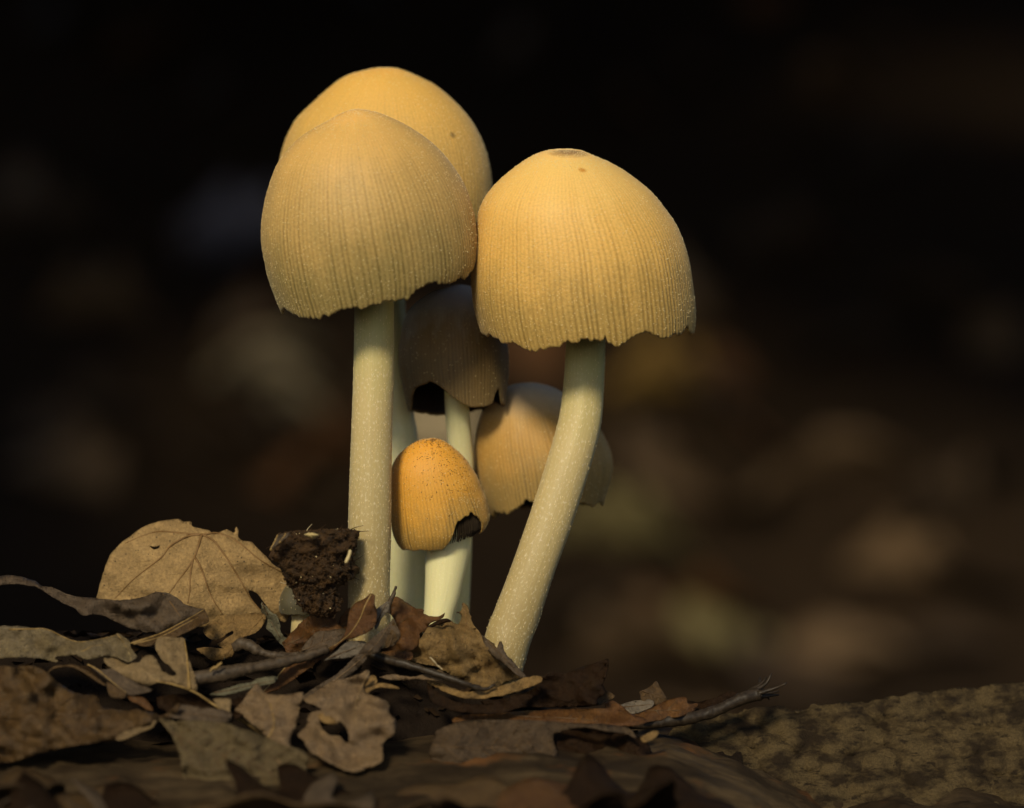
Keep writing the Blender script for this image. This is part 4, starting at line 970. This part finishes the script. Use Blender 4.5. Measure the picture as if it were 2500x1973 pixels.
# --- soil clump
cs = crop(620, 1260, 5.694)
def clump():
    L = cs((830, 250), (600, 225), (430, 240), (300, 270), (215, 400), (230, 520), (330, 690), (430, 830), (520, 960), (600, 1100), (660, 1230), (760, 1330), (880, 1400))
    Rr = cs((830, 250), (1000, 225), (1200, 205), (1400, 200), (1480, 300), (1450, 450), (1400, 580), (1440, 720), (1400, 840), (1260, 900), (1190, 1040), (1200, 1240), (1100, 1400))
    root = tag(thing('soil_clump', W(800, 1510, -0.004)), 'dark crumbly clump of soil perched left of the straight stem', 'soil clump')
    nq, ns = 90, 150
    l, r = resample(spline(L, 8), nq), resample(spline(Rr, 8), nq)
    ph = np.linspace(0, math.tau, ns, endpoint=False)
    Q, P = np.meshgrid(np.arange(nq), ph, indexing='ij')
    rad = ((r[:, 0] - l[:, 0]) / 2)[Q]
    cx = ((r[:, 0] + l[:, 0]) / 2)[Q]; cv = ((r[:, 1] + l[:, 1]) / 2)[Q]
    nz = 9 * noise2(P / math.tau * 18, Q / 6.5, 801, 18) + 7 * noise2(P / math.tau * 42, Q / 3.0, 802, 42) + 4.5 * noise2(P / math.tau * 90, Q / 1.4, 803, 90)
    rad = np.maximum(rad - 5 + nz, 1) * sm(0, 6, Q + 0.5)
    u = cx + rad * np.cos(P); v = cv + (r[:, 1] - l[:, 1])[Q] / 2 * np.cos(P) + 3 * noise2(P / math.tau * 60, Q / 2.0, 804, 60)
    y = -0.0045 + rad * np.sin(P) * PX * 0.75
    V = np.stack([(u - 1250) * PX * 0.99, y, ZC - (v - 986.5) * PX * 0.99], -1)
    ids = np.arange(nq * ns).reshape(nq, ns); nx = np.roll(ids, -1, 1)
    f = np.stack([ids[:-1], ids[1:], nx[1:], nx[:-1]], -1).reshape(-1, 4).tolist() + [ids[0].tolist(), ids[-1].tolist()[::-1]]
    m = NT('crumbly_soil')
    oc = m.coord('Object')
    a = m.noise(oc, 900, 6, 0.75); b = m.noise(oc, 260, 3)
    c = m.mix(m.ramp(a, [(0.35, 0.0), (0.7, 1.0)]), (0.010, 0.0055, 0.0025), (0.085, 0.042, 0.012))
    c = m.mix(m.ramp(b, [(0.45, 0.0), (0.7, 0.7)]), c, (0.045, 0.022, 0.007))
    m.l(c, m.b.inputs['Base Color']); m.b.inputs['Roughness'].default_value = 0.45; m.b.inputs['Specular IOR Level'].default_value = 0.25
    m.bump(a, 1.0, 0.0006)
    mk('clod', V.reshape(-1, 3), f, m.m, root)
    # crumbs
    n = 1500
    qi, pi = rng.integers(2, nq - 2, n), rng.integers(0, ns, n)
    nor = np.stack([np.cos(ph[pi]), np.sin(ph[pi]), 0.4 * (qi < 20)], -1)
    specks('crumbs', V[qi, pi], nor, 0.00022, m.m, root)
    n = 90
    qi, pi = rng.integers(2, nq - 2, n), rng.integers(0, ns, n)
    nor = np.stack([np.cos(ph[pi]), np.sin(ph[pi]), 0.4 * (qi < 20)], -1)
    specks('sand_grains', V[qi, pi], nor, 0.00009, M_MICA, root)
    m2 = simple_material('cream_crust', (0.42, 0.32, 0.14), 0.7, 0.3, 0.4, 2200)
    pv = []
    pp = cs((690, 262), (740, 240), (800, 226), (860, 240), (905, 268), (850, 300), (830, 325), (780, 300))
    a = ragged(pp, 0.8, 3, step=2)
    top = [W(uu, vv, -0.0095) for uu, vv in a] + [W(760, 1306, -0.0115)]
    n = len(a)
    mk('pale_crust', [list(p) for p in top], [[i, (i + 1) % n, n] for i in range(n)], m2, root)
    vv, ff = tube([W(uu, v2, -0.0112) for uu, v2 in resample(spline(cs((1340, 470), (1325, 540), (1300, 600), (1272, 655)), 6), 14)], np.array([2.4, 3.6, 4, 4, 4, 4, 4, 4.2, 4.4, 4.4, 4.2, 4, 3.6, 2.0]) * PX, 8)
    mk('pale_grub', vv, ff, simple_material('grub_skin', (0.55, 0.44, 0.22), 0.4), root)
    for k in range(46):
        q_, p_ = random.randrange(3, nq - 3), random.randrange(ns)
        e = V[q_, p_]; d = np.array([math.cos(ph[p_]), math.sin(ph[p_]), random.uniform(-.4, .8)])
        t = np.array([random.uniform(-1, 1), random.uniform(-1, 1), random.uniform(-1, 1)])
        path = [e - d * 0.0003, e + d * 0.0005 + t * 0.0004, e + d * random.uniform(0.0004, 0.0010) + t * 0.0012]
        vv, ff = tube(resample(spline(path, 5), 7), np.linspace(0.00008, 0.00003, 7), 5)
        mk('rootlet', vv, ff, m.m if k % 9 else WISP, root)
    for k in range(7):
        s0 = cs((230 + 30 * k, 480 - 26 * k), (290 + 30 * k, 360 - 14 * k), (330 + 28 * k, 262 - 6 * k))
        path = [W(uu, v2, -0.0085 - 0.0002 * k) for uu, v2 in resample(spline(s0, 5), 9)]
        vv, ff = tube(path, np.linspace(0.00017, 0.00009, 9), 5)
        mk('bark_fibre', vv, ff, TWIG if k % 4 else STALK, root)
clump()

# --- pale button behind the clump
K = tag(thing('mushroom', W(733, 1535, 0.004)), 'pale mushroom button half hidden between tan leaf and soil clump', 'mushroom', MG)
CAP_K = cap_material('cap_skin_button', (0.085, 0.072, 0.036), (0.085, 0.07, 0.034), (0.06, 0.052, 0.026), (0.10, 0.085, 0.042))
make_cap(K, [(733, 1418), (708, 1424), (690, 1442), (681, 1468), (682, 1495)], [(733, 1418), (758, 1424), (776, 1442), (785, 1468), (784, 1495)], 0.005, 0.05, 0.9, CAP_K, 900, ngro=50, nseg=160, nq=40, gdepth=0.4, nmica=100, thick=0.0004, gill_on=False)
make_stem(K, [(1470, 712, 754, 5), (1500, 712, 754, 5), (1570, 708, 758, 5)], STEM, 910, nflk=0, nr=24, ns=32)

# --- loose leaves further along the log and mound, mostly out of the photograph
def leaf_mesh(kind, seed, nl=22, nw=11):
    rs = np.random.default_rng(seed)
    t = np.linspace(0, 1, nl); s = np.linspace(-1, 1, nw)
    T, Sx = np.meshgrid(t, s, indexing='ij')
    if kind == 0:
        w = 0.30 * np.sin(math.pi * t ** 0.8) ** 0.8
    elif kind == 1:
        w = 0.30 * np.sin(math.pi * t ** 0.9) ** 0.7 * (0.72 + 0.28 * np.cos(t * 26))
    else:
        w = 0.48 * np.sin(math.pi * t ** 0.7) ** 0.6 * (0.80 + 0.20 * np.cos(t * 17 + 1))
    w = w + 0.004
    x = T - 0.5
    y = Sx * w[:, None] * (1 + 0.05 * rs.uniform(-1, 1, T.shape) * (np.abs(Sx) > .95))
    z = rs.uniform(0.1, 0.3) * y ** 2 * 2.2 - rs.uniform(0, .45) * x ** 2 + 0.05 * noise2(x * 5 + 9, y * 6 + 9, seed) - 0.02 * (np.abs(Sx) < .01) + rs.uniform(-.15, .15) * x * y * 3
    ids = np.arange(nl * nw).reshape(nl, nw)
    f = np.stack([ids[:-1, :-1], ids[:-1, 1:], ids[1:, 1:], ids[1:, :-1]], -1).reshape(-1, 4)
    return np.stack([x, y, z], -1).reshape(-1, 3), f
def leaf_data(name, kind, seed, mat, uvs, nl=22, nw=11, th=0.006):
    v, f = leaf_mesh(kind, seed, nl, nw)
    me = bpy.data.meshes.new(name)
    n = len(v)
    vb = v + np.array([0, 0, -th])
    ids = np.arange(n).reshape(nl, nw)
    rim = np.concatenate([ids[0, :-1], ids[:-1, -1], ids[-1, :0:-1], ids[:0:-1, 0]])
    side = [[int(a), int(b), int(b) + n, int(a) + n] for a, b in zip(np.roll(rim, -1), rim)]
    me.from_pydata(np.concatenate([v, vb]).tolist(), [], f[:, ::-1].tolist() and f.tolist() + (f[:, ::-1] + n).tolist() + side)
    me.shade_smooth()
    ul = me.uv_layers.new(name='UVMap')
    li = np.empty(len(me.loops), dtype=np.int32); me.loops.foreach_get('vertex_index', li)
    ul.data.foreach_set('uv', (np.concatenate([v, v])[:, :2] * uvs + seed)[li].astype(np.float32).ravel())
    me.materials.append(mat)
    return me
near = [leaf_data('fallen_leaf', k % 3, 40 + k, mm, 8) for k, mm in enumerate([BROWN, GREYB, LILAC, RED, OCHRE, DARK, PALE, OLIVE])]
words = ['dark brown', 'grey-brown', 'lilac-tan', 'rust-brown', 'ochre', 'blackish', 'pale cream', 'olive-grey']
def put(me, loc, size, rot, label, group, name='fallen_leaf'):
    ob = bpy.data.objects.new(name, me)
    COL.objects.link(ob)
    ob.location = loc; ob.scale = (size,) * 3; ob.rotation_euler = rot
    return tag(ob, label, 'leaf', group)
for k in range(64):
    x = random.uniform(-0.105, 0.02) if k < 34 else random.uniform(0.01, 0.10)
    y = random.uniform(-0.075, -0.020) if k % 3 else random.uniform(0.012, 0.05)
    sz = random.uniform(0.016, 0.030)
    i = random.choice([0, 0, 3, 5, 5, 1])
    if y < 0: x, y = random.uniform(-0.08, 0.022), random.uniform(-0.046, -0.033)
    else: x, y = random.uniform(-0.11, 0.0), random.uniform(0.03, 0.06)
    z = ground_z(x, y) + 0.0006 * random.random()
    sl = (ground_z(x, y + 0.002) - ground_z(x, y - 0.002)) / 0.004
    put(near[i], (x, y, z), sz, (math.atan(sl) + random.uniform(-.1, .1), random.uniform(-.1, .1), random.uniform(0, 6.28)),
        f'{words[i]} leaf lying loose on the {"log front" if y < 0 else "log behind the mushrooms"}', 'loose leaves on the log')

# crumbs and leaf flakes over the mound
n = 2600
fx, fy = rng.uniform(-0.12, 0.022, n), rng.uniform(-0.04, 0.04, n)
fz = mound_z(fx, fy) + 0.0005
sz = rng.uniform(0.0004, 0.0019, (n, 1))
a = rng.uniform(0, math.tau, n)
d1 = np.stack([np.cos(a), np.sin(a), rng.uniform(-.6, .6, n)], -1) * sz
d2 = np.stack([-np.sin(a), np.cos(a), rng.uniform(-.6, .6, n)], -1) * sz * 0.6
c0 = np.stack([fx, fy, fz], -1)
fv = np.stack([c0 - d1, c0 + d2 + [0, 0, 0.0002], c0 + d1 * 0.9, c0 - d2], 1).reshape(-1, 3)
ff = np.arange(4 * n).reshape(n, 4)
fo = mk('leaf_crumbs', fv, ff, simple_material('crumb_brown', (0.022, 0.012, 0.005), 0.6, 0.15, 0.6, 400), origin=(0, 0, 0))
tag(fo, 'small dark leaf crumbs and flakes strewn over the mound', 'leaf litter', kind='stuff')

# ------------------------------------------------------------------ far bank: leaves out of focus
def ray_floor(u, v):
    dx, dz = (u - 1250) * PX / D, -(v - 986.5) * PX / D
    lo = 0.6
    for t in np.arange(0.9, 6.0, 0.01):
        y = t - D
        x, z = dx * t, ZC + dz * t
        if z < float(floor_z(np.array(x), np.array(y))):
            return Vector((x, y, z))
    return None
def flat_leaf(name, c):
    return leaf_material(name, tuple(x * 0.8 for x in c), c, c, 0.1, 3.0, 0.1, stained=0.3)
random.seed(23)
far_cols = {'pale tan': (0.42, 0.33, 0.20), 'olive': (0.26, 0.21, 0.09), 'ochre': (0.38, 0.22, 0.05), 'grey-violet': (0.20, 0.18, 0.22), 'rust': (0.15, 0.065, 0.022), 'dull brown': (0.13, 0.08, 0.04), 'dark brown': (0.05, 0.03, 0.016)}
far = {k: [leaf_data('fallen_leaf', j, 70 + j, flat_leaf('far_leaf_' + k.replace(' ', '_').replace('-', '_'), c), 8, 12, 7, 0.004) for j in (0, 2)] for k, c in far_cols.items()}
blobs = [(560, 610, 'grey-violet', .13), (520, 680, 'grey-violet', .12), (250, 800, 'dull brown', .13), (640, 920, 'pale tan', .12), (700, 990, 'pale tan', .13), (760, 1060, 'pale tan', .12), (1050, 1010, 'pale tan', .11), (1060, 1080, 'pale tan', .10), (1010, 960, 'pale tan', .08), (1540, 930, 'ochre', .12), (1600, 1000, 'ochre', .11), (1520, 1290, 'olive', .13), (1580, 1360, 'olive', .12), (1460, 1330, 'olive', .10),
         (1800, 1270, 'dull brown', .14), (2195, 1410, 'dull brown', .10), (2045, 1640, 'dull brown', .10), (1780, 1583, 'olive', .12), (2403, 855, 'dull brown', .12), (690, 1180, 'rust', .12), (1650, 1540, 'rust', .13), (300, 1000, 'dark brown', .13), (1340, 880, 'rust', .09), (1850, 1090, 'rust', .12), (2040, 1180, 'dull brown', .13), (1650, 1180, 'dull brown', .12), (160, 1180, 'dull brown', .12), (480, 1150, 'dull brown', .11),
         (1420, 1560, 'dull brown', .12), (1560, 1640, 'dull brown', .12), (1700, 960, 'rust', .12), (1620, 840, 'dull brown', .12), (860, 1150, 'rust', .11), (560, 830, 'dull brown', .12)]
def on_bank(x, y, col, size, label):
    z = float(floor_z(np.array(x), np.array(y)))
    sl = (float(floor_z(np.array(x), np.array(y + .05))) - float(floor_z(np.array(x), np.array(y - .05)))) / .1
    return put(random.choice(far[col]), (x, y, z + 0.012), size, (math.atan(sl) + random.uniform(-.1, .35), random.uniform(-.25, .25), random.uniform(0, 6.28)), label, 'blurred leaves on the far bank')
for u, v, col, size in blobs:
    p = ray_floor(u, v)
    if p: on_bank(p.x, p.y, col, size, f'{col} fallen leaf blurred on the far bank')
for k in range(150):
    y = random.uniform(1.1, 4.0); w = 0.23 * (y + D)
    x = random.uniform(-w, w)
    col = random.choice(['dark brown'] * 6 + ['dull brown'] * 3 + ['rust'])
    on_bank(x, y, col, random.uniform(0.06, 0.12), f'{col} fallen leaf blurred on the far bank')

# ------------------------------------------------------------------ unseen evergreen trees, added above the frame to shade the bank and block sky
m = NT('evergreen_leaf')
f = m.noise(m.coord('Object'), 3, 3)
m.l(m.mix(f, (0.02, 0.04, 0.012), (0.05, 0.08, 0.025)), m.b.inputs['Base Color'])
m.b.inputs['Roughness'].default_value = 0.5
EVER = m.m
BARK = simple_material('evergreen_bark', (0.06, 0.045, 0.032), 0.85, 0.3, 0.5, 30)
SUN_GAPS = []
for u, v, gr in [(690, 980, .13), (780, 1070, .12), (1050, 1030, .19), (1560, 930, .09), (1530, 1330, .12), (1780, 1560, .05)]:
    p = ray_floor(u, v)
    if p: SUN_GAPS.append((np.array(p), gr))
def tree(base, boughs, label, seed):
    rs = np.random.default_rng(seed)
    bz = float(floor_z(np.array(base[0]), np.array(base[1]))) - 0.05
    root = tag(thing('unseen_shade_tree', (base[0], base[1], bz)), label, 'tree', 'added shade trees out of frame')
    b = np.array([base[0], base[1], bz])
    top = b + np.array([0.1, 0.1, 4.2])
    path = resample(spline([b, b + [0.04, 0.02, 1.2], b + [-0.05, 0.05, 2.6], top], 8), 24)
    v, f = tube(path, np.linspace(0.13, 0.03, 24), 14)
    mk('trunk', v, f, BARK, root)
    pts = []
    for (c, r) in boughs:
        c = np.array(c); r = np.array(r)
        s = path[int(np.clip((c[2] - bz) / 4.2 * 23 * 0.8 + 2, 2, 22))]
        lp = resample(spline([s, (s + c) / 2 + [0, 0, 0.25], c], 8), 16)
        v, f = tube(lp, np.linspace(0.05, 0.012, 16), 8)
        mk('limb', v, f, BARK, root)
        n = int(4200 * (r[0] * r[1]) ** 0.8 / 0.5)
        d = rs.normal(0, 1, (n, 3)); d /= np.linalg.norm(d, axis=1, keepdims=True)
        pts.append(c + d * r * rs.uniform(0, 1, (n, 1)) ** 0.4)
    P = np.concatenate(pts)
    s = np.array(sdir)
    for o, gr in SUN_GAPS:                       # foliage cleared along sun rays to aim flecks at chosen bank spots
        d = P - o
        P = P[np.linalg.norm(d - (d @ s)[:, None] * s, axis=1) > gr]
    n = len(P)
    a, bb = rs.uniform(0, math.tau, n), rs.uniform(-.7, .7, n)
    L = rs.uniform(0.03, 0.055, (n, 1))
    e1 = np.stack([np.cos(a) * np.cos(bb), np.sin(a) * np.cos(bb), np.sin(bb)], -1) * L
    e2 = np.stack([-np.sin(a), np.cos(a), rs.uniform(-.5, .5, n)], -1) * L * 0.5
    V = np.stack([P - e1, P + e2, P + e1, P - e2 + [0, 0, 0.006]], 1).reshape(-1, 3)
    mk('crown', V, np.arange(4 * n).reshape(n, 4), EVER, root, smooth=False)
tree((-1.5, 2.5), [((-1.2, 1.25, 0.78), (0.6, 0.5, 0.22)), ((-0.5, 1.35, 0.80), (0.5, 0.5, 0.20)), ((-1.0, 2.2, 1.15), (0.7, 0.6, 0.25)), ((-0.3, 2.3, 1.2), (0.6, 0.6, 0.25)), ((-1.5, 3.1, 1.7), (0.9, 0.8, 0.35)), ((-1.6, 2.6, 3.0), (1.3, 1.2, 0.9))],
     'added unseen evergreen tree with low boughs shading the bank from the left', 61)
tree((1.45, 2.9), [((0.9, 1.5, 0.85), (0.6, 0.5, 0.22)), ((0.3, 1.4, 0.82), (0.5, 0.5, 0.2)), ((0.4, 2.3, 1.2), (0.6, 0.6, 0.25)), ((1.1, 2.4, 1.25), (0.7, 0.6, 0.25)), ((1.5, 3.1, 1.8), (0.9, 0.8, 0.35)), ((1.5, 3.0, 3.1), (1.2, 1.2, 0.9))],
     'added unseen evergreen tree with low boughs shading the bank from the right', 62)
tree((0.1, 4.6), [((-0.4, 3.3, 1.6), (0.7, 0.7, 0.3)), ((0.5, 3.3, 1.6), (0.7, 0.7, 0.3)), ((0.0, 4.2, 2.0), (1.2, 0.8, 0.4)), ((0.1, 4.5, 3.6), (1.4, 1.2, 0.9))],
     'added unseen evergreen tree shading the top of the bank', 63)
tree((-1.9, 0.4), [((-1.15, 0.5, 1.0), (0.6, 0.6, 0.5)), ((-1.2, -0.4, 1.3), (0.55, 0.6, 0.6)), ((-1.5, 0.2, 2.2), (1.0, 1.0, 0.7)), ((-0.7, 0.7, 1.7), (0.6, 0.6, 0.5))],  # added left tree blocks sky so more comes from the right
     'added unseen evergreen tree blocking sky beside the left end of the log', 64)
